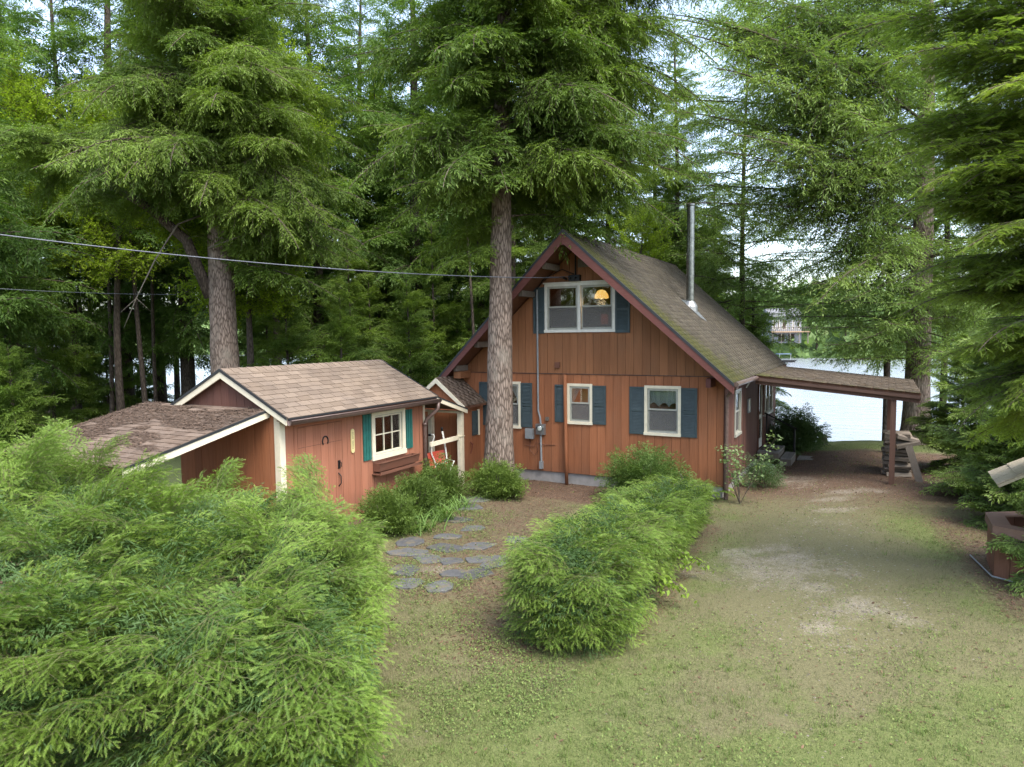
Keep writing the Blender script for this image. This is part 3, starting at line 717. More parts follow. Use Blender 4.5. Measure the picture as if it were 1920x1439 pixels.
MB().tube([(0,0,.2), (0,0,.9)], .008, 5).ob('cord', M['black'], t)
bl = MB(); bl.lathe([(.0,-.02),(.03,0),(.035,.03),(.015,.08)], n=10); bl.ob('bulb', m_emit('bulb', (1,.8,.5), 1.2), t, True)
pl = bpy.data.lights.new('lamp_light', 'POINT'); pl.energy = 3; pl.color = (1,.62,.28); pl.shadow_soft_size = .1
po = bpy.data.objects.new('lamp_light', pl); COL.objects.link(po); po.parent = t; po.location = (0,0,-.12)
t = thing('table_lamp', 'small orange table lamp glowing low in the upper window', 'lamp', (-2.92, .4, 3.47))
mb = MB(); mb.lathe([(.09,.16),(.09,.36),(.075,.40),(.0,.40)], n=14); mb.ob('shade', m_emit('orange_shade', (1,.13,.03), .16), t, True)
mb = MB(); mb.lathe([(.06,0),(.06,.02),(.02,.05),(.02,.17)], n=12); mb.ob('base', M['black'], t, True)
MB().box(-3.2, .25, 3.39, -2.65, .6, 3.466).ob('shelf', M['pine'], cabin)
t = thing('room_lamp', 'ceiling lamp lighting the small room behind the narrow window', 'lamp', (-3.4, 1.2, 2.2))
mb = MB(); mb.lathe([(.0,.0),(.09,.02),(.11,.07),(.05,.11)], n=12); mb.ob('globe', m_emit('globe', (1,.7,.4), 1.0), t, True)
pl = bpy.data.lights.new('room_light', 'POINT'); pl.energy = 9; pl.color = (1,.66,.36); pl.shadow_soft_size = .1
po = bpy.data.objects.new('room_light', pl); COL.objects.link(po); po.parent = t; po.location = (0,0,-.14)

# ------------------------------------------------------------------ carport
cp = thing('carport', 'low flat carport roof on brown posts beside the cabin', 'carport')
CX0, CX1, CY0, CY1 = .30, 3.80, 2.10, 7.0
cz = lambda x: 2.36-.34*(x-.3)/3.5
def sl(mb, x0, x1, y0, y1, off, th):
    p = [(x0,y0),(x1,y0),(x1,y1),(x0,y1)]
    mb.add([(x,y,cz(x)+off) for x,y in p]+[(x,y,cz(x)+off-th) for x,y in p], [(0,1,2,3),(7,6,5,4),(0,4,5,1),(1,5,6,2),(2,6,7,3),(3,7,4,0)])
mb = MB(); sl(mb, CX0, CX1, CY0, CY1, 0, .05); mb.ob('roof_deck', M['soffit'], cp)
F = frame((CX0, CY0-.05, cz(CX0)+.004), (CX1-CX0, 0, cz(CX1)-cz(CX0)), (0, 1, 0))
shingles_joined('roof_shingles', F, shingle_cells(3.53, CY1-CY0+.05, .32, .16), .010, M['roof_flat'], cp, lambda u, v: .48-.30*min(1, v/1.2)+.3*max(0, 1-u/1.2))
for off, th, yo, nm, ma in ((-.052, .075, -.03, 'fascia', 'fascia'), (-.128, .09, .03, 'beam', 'post')):
    mb = MB(); sl(mb, CX0+.02, CX1-.004, CY0+yo, CY0+yo+.05, off, th); mb.ob(nm, M[ma], cp)
    mb = MB(); sl(mb, CX0+.02, CX1-.004, CY1-.05-yo, CY1-yo-.002, off, th); mb.ob(nm, M[ma], cp)
for y in np.arange(CY0+.7, CY1-.4, .62):
    mb = MB(); sl(mb, CX0+.03, CX1-.06, y, y+.045, -.051, .11); mb.ob('rafter', M['soffit'], cp)
for (x, y, wd) in ((3.28, 2.22, .115), (3.25, 6.8, .12)): MB().box(x-wd/2, y-wd/2, gz(x, y)-.1, x+wd/2, y+wd/2, cz(x)-.225).ob('post', M['post'], cp)
MB().tube([(.31, 2.08, 2.28), (.2, 2.06, 2.2), (.12, 2.04, 2.05)], .02, 6).ob('gutter_outlet', M['galv'], cp)

# wooden steps, rail, mat, sign, slab
t = thing('wooden_steps', 'weathered grey two tread wooden steps at the side door', 'steps')
g0 = gz(.5, 5); 
for k, x in enumerate((.06, .20, .34, .48)): MB().box(x, 4.35, .10, x+.13, 5.6, .14).ob('tread_board', M['deck'], t)
for k, x in enumerate((.64, .78)): MB().box(x, 4.5, -.07, x+.13, 5.6, -.03).ob('tread_board', M['deck'], t)
mb = MB(); mb.box(.055, 4.36, -.06, .61, 4.40, .098); mb.box(.055, 5.55, -.06, .61, 5.59, .098); mb.box(.575, 4.401, -.03, .61, 5.549, .098); mb.ob('riser', M['oldwood'], t)
mb = MB(); mb.box(.615, 4.51, g0-.06, .91, 4.55, -.072); mb.box(.87, 4.551, g0-.06, .91, 5.59, -.072); mb.ob('riser', M['oldwood'], t)
mb = MB(); mb.tube([(.04, 5.7, 1.05), (.92, 5.72, .62)], .022, 6); mb.tube([(.86, 5.72, .65), (.86, 5.72, g0-.05)], .028, 6); mb.tube([(.1, 5.7, 1.02), (.1, 5.7, -.2)], .022, 6)
tag(mb.ob('handrail', M['black']), 'dark metal handrail beside the side door steps', 'handrail')
tag(MB().box(.09, 4.6, .141, .5, 5.2, .155).ob('door_mat', M['dark']), 'dark door mat on the top wooden step', 'mat')
mb = MB(); mb.prism(q(2.86, 3.16, 1.36, 1.68), rw, .025, .045); s_ = thing('wall_plaque', 'small pale framed plaque on the side wall near the door', 'sign'); mb.ob('board', M['white'], s_)
mb = MB()
for z in (q(2.84,2.87,1.34,1.70), q(3.15,3.18,1.34,1.70), q(2.871,3.149,1.67,1.70), q(2.871,3.149,1.34,1.37)): mb.prism(z, rw, .024, .055)
mb.ob('frame', M['grey'], s_)
mb = MB(); mb.box(.95, 5.55, gz(1,6)-.05, 1.45, 6.2, gz(1,6)+.035); tag(mb.ob('stepping_slab', M['deck']), 'flat grey slab on the ground beside the wooden steps', 'slab')
tg = gz(.42, 3.0); t = thing('round_tub', 'pale green ribbed metal tub on the ground by the cabin wall', 'tub', (.42, 3.1, tg))
mb = MB(); mb.lathe([(.0,.02),(.21,.0),(.225,.06),(.215,.075),(.235,.15),(.225,.165),(.25,.24),(.265,.25),(.26,.262),(.235,.245),(.21,.05),(.0,.05)], n=20); mb.ob('body', m_plain('tub_green', (.22,.29,.24), .35, .4, .5, .2), t, True)
MB().tube([(.25,0,.2),(.29,0,.2),(.29,.08,.2),(.24,.08,.2)], .01, 5).ob('handle', M['galv'], t)
# ------------------------------------------------------------------ the garden shed
SX, SB, SY0, SY1 = -6.2, -8.82, -6.85, -2.56
SRX, SRZ, SEX, SEZ = -7.5, 2.82, -5.9, 2.02
SS = (SRZ-SEZ)/(SEX-SRX); s_roof = lambda x: SRZ-SS*abs(x-SRX); s_und = lambda x: s_roof(x)-.07
shed = thing('garden_shed', 'small salmon red board shed with brown shingle roof and green shutters', 'shed')
sf = side(SX); sg = front(SY0); SWN = (-4.42, -3.29, .84, 1.86)
sops = [(SWN[0]+.1, SWN[1]-.1, SWN[2]+.1, SWN[3]-.1)]
mb = MB(); gz0 = gz(-6.2, -5)-.15
shell(mb, sf, SY0+.002, SY1-.002, gz0, lambda a: s_und(SX), sops); shell(mb, sg, SB, SX-.1, gz0, s_und, (), (SRX,)); shell(mb, backw(SY1), SB, SX-.1, gz0, s_und, (), (SRX,)); shell(mb, leftw(SB), SY0+.1, SY1-.1, gz0, lambda a: s_und(SB))
mb.box(SB+.1, SY0+.1, -.1, SX-.1, SY1-.1, 0); mb.box(-7.4, -5, 0, -7.3, SY1-.1, 2.0); mb.ob('wall', M['sheath'], shed)
dops = [(-6.53, -5.24, 0, 1.84)]
clad(shed, sf, M['siding_shed'], SY0+.10, SY1-.04, .2, gz0, lambda a: s_und(SX), sops+dops)
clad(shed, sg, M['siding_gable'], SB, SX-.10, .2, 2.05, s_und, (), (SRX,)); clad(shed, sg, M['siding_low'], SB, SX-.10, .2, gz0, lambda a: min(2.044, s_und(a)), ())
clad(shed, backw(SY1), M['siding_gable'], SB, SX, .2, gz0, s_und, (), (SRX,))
mb = MB(); mb.box(SX+.001, SY0-.028, gz0, SX+.03, SY0+.095, 2.03); mb.box(SX-.10, SY0-.03, gz0, SX, SY0-.001, s_und(SX)-.01); mb.ob('corner_trim', M['cream'], shed)
mb = MB(); mb.box(SX+.001, SY1-.035, gz0, SX+.03, SY1+.028, 2.0); mb.ob('corner_trim', M['cream'], shed)
door = MB(); 
for z in (q(-6.53,-6.47,-.05,1.84), q(-5.30,-5.24,-.05,1.84), q(-6.469,-5.301,1.78,1.84)): door.prism(z, sf, .001, .028)
door = door.ob('door', M['siding_shed'], shed)
for k in range(6):
    a = -6.46+k*.193; MB().prism(q(a, a+.187, -.04, 1.77), sf, .002, .026+.001*(k % 2)).ob('door_board', M['siding_shed'], door)
MB().prism(q(-6.45, -5.31, 1.40, 1.405), sf, .0, .0275).ob('hinge', M['black'], door)
mb = MB(); mb.box(SX+.027, -5.44, .86, SX+.04, -5.38, 1.02); mb.tube([(SX+.04,-5.41,1.0),(SX+.09,-5.41,.98),(SX+.09,-5.41,.9)], .009, 6); mb.tube([(SX+.03,-5.43,.78),(SX+.08,-5.42,.72),(SX+.085,-5.42,.58),(SX+.03,-5.43,.52)], .011, 6); mb.ob('door_handle', M['black'], door)
window(shed, sf, *SWN, cas=.1, grid=(3, 2), curtain=lambda wo_, mp, i0, i1, j0, j1: (drape(wo_, mp, [(i0+.3, j1), (i0+.42, j0)], [(i0+.62, j1), (i0+.66, j0)], 8, d=-.085), drape(wo_, mp, [(i1-.26, j1), (i1-.2, j0)], [(i1, j1), (i1, j0)], 7, d=-.085)), label='six pane cream window over the flower box')
shutter(shed, sf, -4.70, -4.45, .88, 1.82, False, 'shutter_green'); shutter(shed, sf, -3.27, -3.03, .92, 1.78, False, 'shutter_green')
# roof
mb = MB()
for s, ex in ((1, SEX), (-1, 2*SRX-SEX)):
    p = [(ex, SY0-.10, SEZ), (ex, SY1+.12, SEZ), (SRX, SY1+.12, SRZ), (SRX, SY0-.10, SRZ)]
    mb.add(p+[(x, y, z-.06) for x, y, z in p], [(0,1,2,3),(7,6,5,4),(0,4,5,1),(1,5,6,2),(2,6,7,3),(3,7,4,0)])
mb.ob('roof_deck', M['soffit'], shed)
F = frame((SEX+.02, SY0-.11, SEZ-.005), (0, 1, 0), (SRX-SEX, 0, SRZ-SEZ)); slope = math.hypot(SRX-SEX, SRZ-SEZ)+.02; wid = SY1-SY0+.24
cells = shingle_cells(wid, slope-.09, .30, .158)
shared = {}
def shingle_obj(F, cells, parent, mat, wd, ex, th=.014):
    for p, q_, t, e_ in cells:
        key = (round(q_-p, 2), round(e_, 2), mat.name)
        if key not in shared: shared[key] = shingle_mesh(key[0]-.011, key[1], th, 'shingle', mat, .0)
        o = bpy.data.objects.new('shingle', shared[key]); COL.objects.link(o); o.parent = parent
        o.matrix_local = F @ Matrix.Translation((p+.005+rnd.uniform(-.003,.003), t+rnd.uniform(-.004,.004), .002)) @ Matrix.Rotation(rnd.uniform(-.006,.006), 4, 'Z') @ Matrix.Rotation(rnd.uniform(-.01,.004), 4, 'X')
shingle_obj(F, cells, shed, M['roof_shed'], .3, .158)
F2 = frame((2*SRX-SEX-.02, SY1+.13, SEZ-.005), (0, -1, 0), (SEX-SRX, 0, SRZ-SEZ)); shingles_joined('back_shingles', F2, shingle_cells(wid, slope-.02, .30, .158), .012, M['roof_shed'], shed)
y = SY0-.11; k = 0
cm = MB(); cm.add([(-.15,0,-.15*SS+.024),(0,0,.03),(.15,0,-.15*SS+.024),(-.15,.24,-.15*SS+.012),(0,.24,.014),(.15,.24,-.15*SS+.012),(.15,0,-.15*SS+.010),(-.15,0,-.15*SS+.010)], [(0,1,4,3),(1,2,5,4),(0,7,6,2,1)])
cm = cm.mesh('ridge_shingle', M['roof_shed']); a = cm.attributes.new('rnd', 'FLOAT', 'POINT')
while y < SY1+.10: o = ob('ridge_shingle', cm, shed, (SRX, y, SRZ)); y += .19
# trim: rakes, fascia
for yy in (SY0-.10, SY1+.12):
    for ex in (SEX, 2*SRX-SEX):
        s = 1 if ex > SRX else -1; d = -.032 if yy < -5 else .032
        p = [(ex, yy, SEZ-.012), (SRX, yy, SRZ-.012), (SRX, yy, SRZ-.15), (ex, yy, SEZ-.13)]
        mb = MB(); mb.add([(x, y_, z) for x, y_, z in p]+[(x, y_+d, z) for x, y_, z in p], [(0,1,2,3),(7,6,5,4),(0,4,5,1),(1,5,6,2),(2,6,7,3),(3,7,4,0)]); mb.ob('rake_board', M['cream'], shed)
        p = [(ex+s*.02, yy+d, SEZ+.012), (SRX, yy+d, SRZ+.026), (SRX, yy+d, SRZ-.03), (ex+s*.02, yy+d, SEZ-.035)]
        mb = MB(); mb.add([(x, y_, z) for x, y_, z in p]+[(x, y_+d*.4, z) for x, y_, z in p], [(0,1,2,3),(7,6,5,4),(0,4,5,1),(1,5,6,2),(2,6,7,3),(3,7,4,0)]); mb.ob('drip_edge', M['drip'], shed)
MB().box(SEX-.03, SY0-.06, SEZ-.14, SEX-.002, SY1+.10, SEZ-.025).ob('fascia', M['cream'], shed)
MB().box(SX+.001, SY0-.06, SEZ-.075, SEX-.03, SY1+.1, SEZ-.062).ob('soffit', M['soffit'], shed)
MB().box(SEX+.001, SY0-.11, SEZ-.03, SEX+.035, SY1+.13, SEZ-.006).ob('drip_edge', M['drip'], shed)
mb = MB(); n = 9
ys = [SY0-.12, -5.4, -4.0, SY1+.16]
for i in range(len(ys)):
    for j in range(n):
        th = math.pi*j/(n-1); mb.v.append((SEX+.062-.058*math.cos(th)*1.0, ys[i], SEZ-.045-.085*math.sin(th)-.006*i))
for i in range(len(ys)-1):
    for j in range(n-1): mb.f.append((i*n+j, i*n+j+1, (i+1)*n+j+1, (i+1)*n+j)); mb.m.append(0)
mb.f += [tuple(range(n)), tuple(range((len(ys)-1)*n, len(ys)*n))]; mb.m += [0, 0]
mb.tube([(SEX+.12, ys[0], SEZ-.043), (SEX+.12, ys[-1], SEZ-.06)], .012, 5); mb.ob('gutter', M['gutter'], shed, True)
mb = MB(); mb.tube([(SEX+.062, SY1+.09, SEZ-.13), (SEX+.062, SY1+.08, SEZ-.27), (SX+.12, SY1-.03, 1.5), (SX+.08, SY1-.05, 1.38), (SX+.08, SY1-.05, gz0+.1)], .045, 8); mb.tube([(SX+.08, SY1-.05, 1.42), (SX+.08, SY1-.05, 1.36)], .056, 8); mb.ob('downspout', M['gutter'], shed, True)
MB().box(SX+.024, -3.35, .0, SX+.025, -3.34, .01)
# hung on the shed wall
mb = MB(); pts = []
for k in range(13):
    th = R(-130+k*260/12); pts.append((SX+.036, -5.77+.075*math.sin(th), 1.445+.09*math.cos(th)))
mb.tube(pts, .014, 6); tag(mb.ob('horseshoe', M['black'], None, True), 'rusty dark horseshoe nailed to the shed door', 'horseshoe')
t = thing('carved_sign', 'narrow cream sign with rounded ends fixed upright on the shed wall', 'sign')
pl = []
for k in range(17):
    th = math.pi*k/16; pl.append((-5.01+.05*math.cos(th), 1.53+.05*math.sin(th)))
for k in range(17):
    th = math.pi+math.pi*k/16; pl.append((-5.01+.05*math.cos(th), 1.15+.05*math.sin(th)))
mb = MB(); mb.prism(pl, sf, .025, .043); mb.ob('board', M['sign'], t)
mb = MB(); z = 1.50
for k in range(14):
    if k in (6,): z -= .026; continue
    for a in (-5.034, -5.006):
        hh = rnd.uniform(.008, .013); w2 = rnd.uniform(.018, .022)
        mb.prism(q(a, a+.005, z, z+hh+.005), sf, .0431, .046); mb.prism(q(a+.006, a+w2, z+hh*.5, z+hh*.5+.005), sf, .0431, .046)
    z -= .024
mb.ob('carved_lettering', M['carve'], t)
t = thing('flower_box', 'brown wooden flower box under the shed window', 'flower box')
mb = MB(); o_ = [(.03,.63),(.20,.63),(.24,.79),(.03,.79)]
mpx = lambda a, b, d: (SX+a, d, b)
mb.prism([(.03,.62),(.19,.62),(.23,.79),(.21,.79),(.175,.64),(.03,.64)], mpx, -4.40, -3.04)
mb.prism([(.03,.641),(.174,.641),(.208,.79),(.03,.79)], mpx, -4.40, -4.38); mb.prism([(.03,.641),(.174,.641),(.208,.79),(.03,.79)], mpx, -3.06, -3.04); mb.box(SX+.026, -4.4, .62, SX+.029, -3.04, .79)
mb.ob('box', M['brownpaint'], t)
mb = MB(); mb.box(SX+.026, -4.44, .555, SX+.26, -3.0, .575); mb.box(SX+.235, -4.44, .576, SX+.26, -3.0, .615); mb.ob('shelf', M['brownpaint'], t)
mb = MB(); mb.box(SX+.215, -4.42, .791, SX+.245, -3.02, .806); mb.ob('lip', M['brownpaint'], t); MB().box(SX+.03, -4.379, .642, SX+.19, -3.061, .75).ob('soil', M['dark'], t)

# ------------------------------------------------------------------ lean-to
lt_ = thing('lean_to', 'open lean-to roof with old littered shingles against the shed gable', 'lean-to')
LX0, LX1, LY0, LY1 = -9.75, -6.42, -9.55, SY0-.036
lz = lambda y: 2.14-.575*(LY1-y)/(LY1-LY0)
mb = MB(); p = [(LX0,LY0),(LX1,LY0),(LX1,LY1),(LX0,LY1)]
mb.add([(x,y,lz(y)) for x,y in p]+[(x,y,lz(y)-.045) for x,y in p], [(0,1,2,3),(7,6,5,4),(0,4,5,1),(1,5,6,2),(2,6,7,3),(3,7,4,0)]); mb.ob('roof_deck', M['soffit'], lt_)
F = frame((LX0, LY0-.02, lz(LY0)+.002), (1, 0, 0), (0, LY1-LY0, lz(LY1)-lz(LY0)))
shingle_obj(F, shingle_cells(LX1-LX0+.02, (LY1-LY0)*1.02, .33, .16), lt_, M['roof_lean'], .33, .16)
mb = MB(); d = .034
p = [(LX1+.002, LY0-.02, lz(LY0)-.004), (LX1+.002, LY1-.002, lz(LY1)-.004), (LX1+.002, LY1-.002, lz(LY1)-.135), (LX1+.002, LY0-.02, lz(LY0)-.135)]
mb.add(p+[(x+d, y, z) for x, y, z in p], [(0,1,2,3),(7,6,5,4),(0,4,5,1),(1,5,6,2),(2,6,7,3),(3,7,4,0)]); mb.ob('rake_board', M['cream'], lt_)
mb = MB(); p = [(LX1+.030, LY0-.03, lz(LY0)+.012), (LX1+.030, LY1-.002, lz(LY1)+.012), (LX1+.030, LY1-.002, lz(LY1)-.03), (LX1+.030, LY0-.03, lz(LY0)-.03)]
mb.add(p+[(x+.014, y, z) for x, y, z in p], [(0,1,2,3),(7,6,5,4),(0,4,5,1),(1,5,6,2),(2,6,7,3),(3,7,4,0)]); mb.ob('drip_edge', M['drip'], lt_)
for x in (LX0+.1, -8.0, LX1-.12): MB().box(x-.05, LY0+.12, gz(x, LY0)-.1, x+.05, LY0+.22, lz(LY0+.1)-.15).ob('post', M['post'], lt_)
MB().box(LX0+.03, LY0+.1, lz(LY0)-.15, LX1-.03, LY0+.2, lz(LY0)-.05).ob('beam', M['post'], lt_)
# needle litter drifted on its shingles
nl = 16000; u = NR.random(nl)*(LX1-LX0); v = NR.random(nl)*(LY1-LY0)
keep = fbm(u*1.0, v*1.6, 1.3, 3)+.22*np.exp(-((v-(LY1-LY0)*.78)/.5)**2)+.15*(1-u/(LX1-LX0)) > .50
u, v = u[keep], v[keep]; th = NR.random(len(u))*math.pi; ln = NR.uniform(.015, .06, len(u)); wd = NR.uniform(.004, .012, len(u))
base = np.stack([LX0+u, LY0+v, lz(LY0+v)+.018+NR.random(len(u))*.02], 1); dx = np.stack([np.cos(th)*ln, np.sin(th)*ln, NR.normal(0, .006, len(u))], 1); dy = np.stack([-np.sin(th)*wd, np.cos(th)*wd, 0*u], 1)
V = np.concatenate([base-dx, base+dy, base+dx, base-dy], 1).reshape(-1, 3); Fq = np.arange(len(V)).reshape(-1, 4)
M['litter'] = m_plain('dead_needles', (.125,.082,.056), .9, var=.4, nscale=40)
tag(ob('needle_litter', npmesh('needle_litter', V, Fq, M['litter']), lt_), kind='stuff')

# ------------------------------------------------------------------ porch between shed and cabin, small annex
po_ = thing('porch', 'small porch roof on a cream post between shed and cabin', 'porch')
PY0, PY1 = SY1+.155, -1.12; pz = lambda y: 2.0-.40*(y-PY0)/(PY1-PY0)
mb = MB(); p = [(-8.2,PY0),(-5.93,PY0),(-5.93,PY1),(-8.2,PY1)]
mb.add([(x,y,pz(y)) for x,y in p]+[(x,y,pz(y)-.03) for x,y in p], [(0,1,2,3),(7,6,5,4),(0,4,5,1),(1,5,6,2),(2,6,7,3),(3,7,4,0)]); mb.ob('roof_panel', M['roof_shed'], po_)
p = [(-5.928,PY0,pz(PY0)-.002),(-5.928,PY1,pz(PY1)-.002),(-5.928,PY1,pz(PY1)-.11),(-5.928,PY0,pz(PY0)-.11)]
mb = MB(); mb.add(p+[(x+.035,y,z) for x,y,z in p], [(0,1,2,3),(7,6,5,4),(0,4,5,1),(1,5,6,2),(2,6,7,3),(3,7,4,0)]); mb.ob('rake_board', M['cream'], po_)
mb = MB(); mb.add([(x+.030,y,z+.014) for x,y,z in p[:2]]+[(x+.030,y,z-.015) for x,y,z in p[1::-1]]+[(x+.046,y,z+.014) for x,y,z in p[:2]]+[(x+.046,y,z-.015) for x,y,z in p[1::-1]], [(0,1,2,3),(7,6,5,4),(0,4,5,1),(1,5,6,2),(2,6,7,3),(3,7,4,0)]); mb.ob('drip_edge', M['drip'], po_)
g1 = gz(-6, -1.3)
mb = MB(); mb.box(-6.09, -1.30, g1-.1, -5.97, -1.18, 1.50); mb.box(-6.075, -1.325, g1-.1, -5.985, -1.301, .93); mb.box(-6.10, -1.34, .931, -5.955, -1.17, .955); mb.ob('post', M['cream'], po_)
mb = MB(); mb.box(-6.95, -1.30, g1-.1, -6.84, -1.18, 1.50); mb.ob('post', M['cream'], po_)
mb = MB(); mb.box(-6.08, -2.50, .86, -6.03, -1.301, .96); mb.ob('rail', M['cream'], po_)
MB().box(-8.1, -1.29, 1.501, -5.97, -1.20, 1.55).ob('beam', M['cream'], po_)
an = thing('annex', 'low lean gabled annex with littered shingles joined to the cabin front', 'annex')
AXN, AZN, AEX, AEZ = -6.82, 2.34, -5.98, 1.66; AS = (AZN-AEZ)/(AEX-AXN); a_un = lambda x: AZN-AS*abs(x-AXN)-.07
agx = -.98
clad(an, front(agx), M['siding_low'], -7.5, -6.12, .2, g1-.1, a_un, (), (AXN,)); clad(an, side(-6.12), M['siding_low'], agx, -.03, .2, g1-.1, lambda a: a_un(-6.12))
mb = MB(); shell(mb, front(agx), -7.5, -6.12, g1-.1, a_un, (), (AXN,), -.08); shell(mb, side(-6.12), agx+.08, -.03, g1-.1, lambda a: a_un(-6.12), (), (), -.08); mb.ob('wall', M['sheath'], an)
mb = MB()
for ex in (AEX, 2*AXN-AEX):
    p = [(ex, agx-.12, AEZ), (ex, -.05, AEZ), (AXN, -.05, AZN), (AXN, agx-.12, AZN)]
    mb.add(p+[(x, y, z-.06) for x, y, z in p], [(0,1,2,3),(7,6,5,4),(0,4,5,1),(1,5,6,2),(2,6,7,3),(3,7,4,0)])
mb.ob('roof_deck', M['soffit'], an)
F = frame((AEX+.015, agx-.13, AEZ), (0, 1, 0), (AXN-AEX, 0, AZN-AEZ)); shingles_joined('roof_shingles', F, shingle_cells(-.05-agx+.13, math.hypot(AXN-AEX, AZN-AEZ), .2, .11), .014, M['roof_lean'], an)
for ex in (AEX, 2*AXN-AEX):
    p = [(ex, agx-.121, AEZ-.005), (AXN, agx-.121, AZN-.005), (AXN, agx-.121, AZN-.13), (ex, agx-.121, AEZ-.11)]
    mb = MB(); mb.add(p+[(x, y-.03, z) for x, y, z in p], [(0,1,2,3),(7,6,5,4),(0,4,5,1),(1,5,6,2),(2,6,7,3),(3,7,4,0)]); mb.ob('rake_board', M['cream'], an)
shutter(an, side(-6.12), -.60, -.34, .86, 1.48); MB().prism(q(-.335, -.27, .84, 1.5), side(-6.12), .023, .06).ob('window_casing', M['cream'], an)
mb = MB(); mb.tube([(-6.08,-.72,.72),(-6.03,-.7,.66),(-6.05,-.68,.55),(-6.08,-.7,.42)], .013, 6); mb.lathe([(.035,0),(.035,.012)], (-6.03,-.70,.66), 8); tag(mb.ob('garden_tap', m_plain('rust', (.17,.05,.03), .7)), 'small rusty tap and pipe on the annex wall by the trunk', 'tap')

# wheelbarrow stood on end
wx, wy = at(829, 16.6); wz = gz(wx, wy)
t = thing('wheelbarrow', 'red wheelbarrow with white tube handles stood upright in the porch', 'wheelbarrow', (wx, wy, wz), YAW)
K = .0127
def wp(px, py, d=0.0): return Vector(((px-829)*K, d, 3.4-(py-633)*K-wz))
mb = MB(); a, b, c, d_ = wp(803, 854, .05), wp(833, 849, .05), wp(836, 873, -.05), wp(810, 876, -.05); e, f_ = wp(806, 905, -.30), wp(832, 905, -.30)
mb.add([a, b, c, d_, e, f_], [(0,3,2,1), (3,4,5,2)]); mb.add([a+Vector((-.04,-.25,0)), a, d_, d_+Vector((-.03,-.28,-.05)), e], [(0,1,2,3), (3,2,4)])
mb.ob('tray', M['red'], t, False)
mb = MB(); mb.tube([wp(827, 812), wp(831, 835), wp(836, 866, -.06), wp(830, 874, -.1), wp(815, 875, -.1), wp(806, 856, 0.0), wp(807, 838), wp(812, 824), wp(811, 820), wp(806, 820)], .022, 7); mb.tube([wp(836, 866, -.06), wp(851, 866, -.3), wp(834, 905, -.2)], .016, 6); mb.tube([wp(836, 866, -.05), wp(834, 905, .05)], .018, 6); mb.tube([wp(815, 875, -.1), wp(812, 905, .0)], .018, 6)
mb.ob('frame', M['white'], t, True)
mb = MB(); mb.tube([wp(826.5, 806), wp(827, 813)], .028, 7); mb.tube([wp(806, 820), wp(801, 821)], .028, 7); mb.ob('grip', M['black'], t, True)
mb = MB(); 
for k in range(13):
    th = 2*math.pi*k/12; mb.v.append((0,0,0)) if False else None
pts = [(wp(820, 909, .0).x, .12+.14*math.cos(2*math.pi*k/14), .15+.14*math.sin(2*math.pi*k/14)) for k in range(15)]
mb.tube(pts, .04, 7, cap=False); mb.ob('wheel', M['black'], t, True)

# ------------------------------------------------------------------ wishing well at the right edge
WC = (5.20, -3.40); wg = gz(*WC)-.05
t = thing('wishing_well', 'brown board hexagonal wishing well with pale shingled roof by the right hedge', 'wishing well', (*WC, wg), 0)
rad = .80; hh = .74; HX = [(rad*math.cos(R(60*k+30)), rad*math.sin(R(60*k+30))) for k in range(6)]
for k in range(6):
    a, b = Vector(HX[k]), Vector(HX[(k+1) % 6]); nb = 4
    nrm = ((a+b)/2).normalized()
    for j in range(nb):
        p0 = a.lerp(b, j/nb+.006); p1 = a.lerp(b, (j+1)/nb-.006); o_ = nrm*rnd.uniform(-.003, .003)
        mb = MB(); mb.add([(p0.x+o_.x,p0.y+o_.y,0),(p1.x+o_.x,p1.y+o_.y,0),(p1.x*.96,p1.y*.96,0),(p0.x*.96,p0.y*.96,0)]+[(p0.x+o_.x,p0.y+o_.y,hh),(p1.x+o_.x,p1.y+o_.y,hh),(p1.x*.96,p1.y*.96,hh),(p0.x*.96,p0.y*.96,hh)], [(0,3,2,1),(4,5,6,7),(0,1,5,4),(1,2,6,5),(2,3,7,6),(3,0,4,7)])
        mb.ob('board', M['siding_shed'] if False else M['well'] if 'well' in M else M.setdefault('well', m_paint('well_stain', (.20,.095,.058), (.16,.10,.075), .12)), t)
    a2, b2 = a*1.05, b*1.05; ai, bi = a*.72, b*.72
    mb = MB(); z0, z1 = hh-.10, hh+.03
    mb.add([(a2.x,a2.y,z0),(b2.x,b2.y,z0),(a.x*1.005,a.y*1.005,z0),(b.x*1.005,b.y*1.005,z0),(a2.x,a2.y,z1),(b2.x,b2.y,z1),(ai.x,ai.y,z1),(bi.x,bi.y,z1),(ai.x,ai.y,hh+.002),(bi.x,bi.y,hh+.002)], [(0,1,5,4),(4,5,7,6),(6,7,9,8),(0,2,3,1)])
    mb.ob('rim_board', M['deck'] if False else M.setdefault('wellrim', m_paint('well_rim', (.20,.12,.085), (.21,.18,.15), .15, 'x')), t)
for sx_ in (-.38, .38): MB().box(-.045, sx_-.05, .1, .045, sx_+.05, 1.74).ob('post', M['wellrim'], t)
MB().tube([(0,-.38,1.12),(0,.38,1.12)], .035, 8).ob('windlass', M['oldwood'], t)
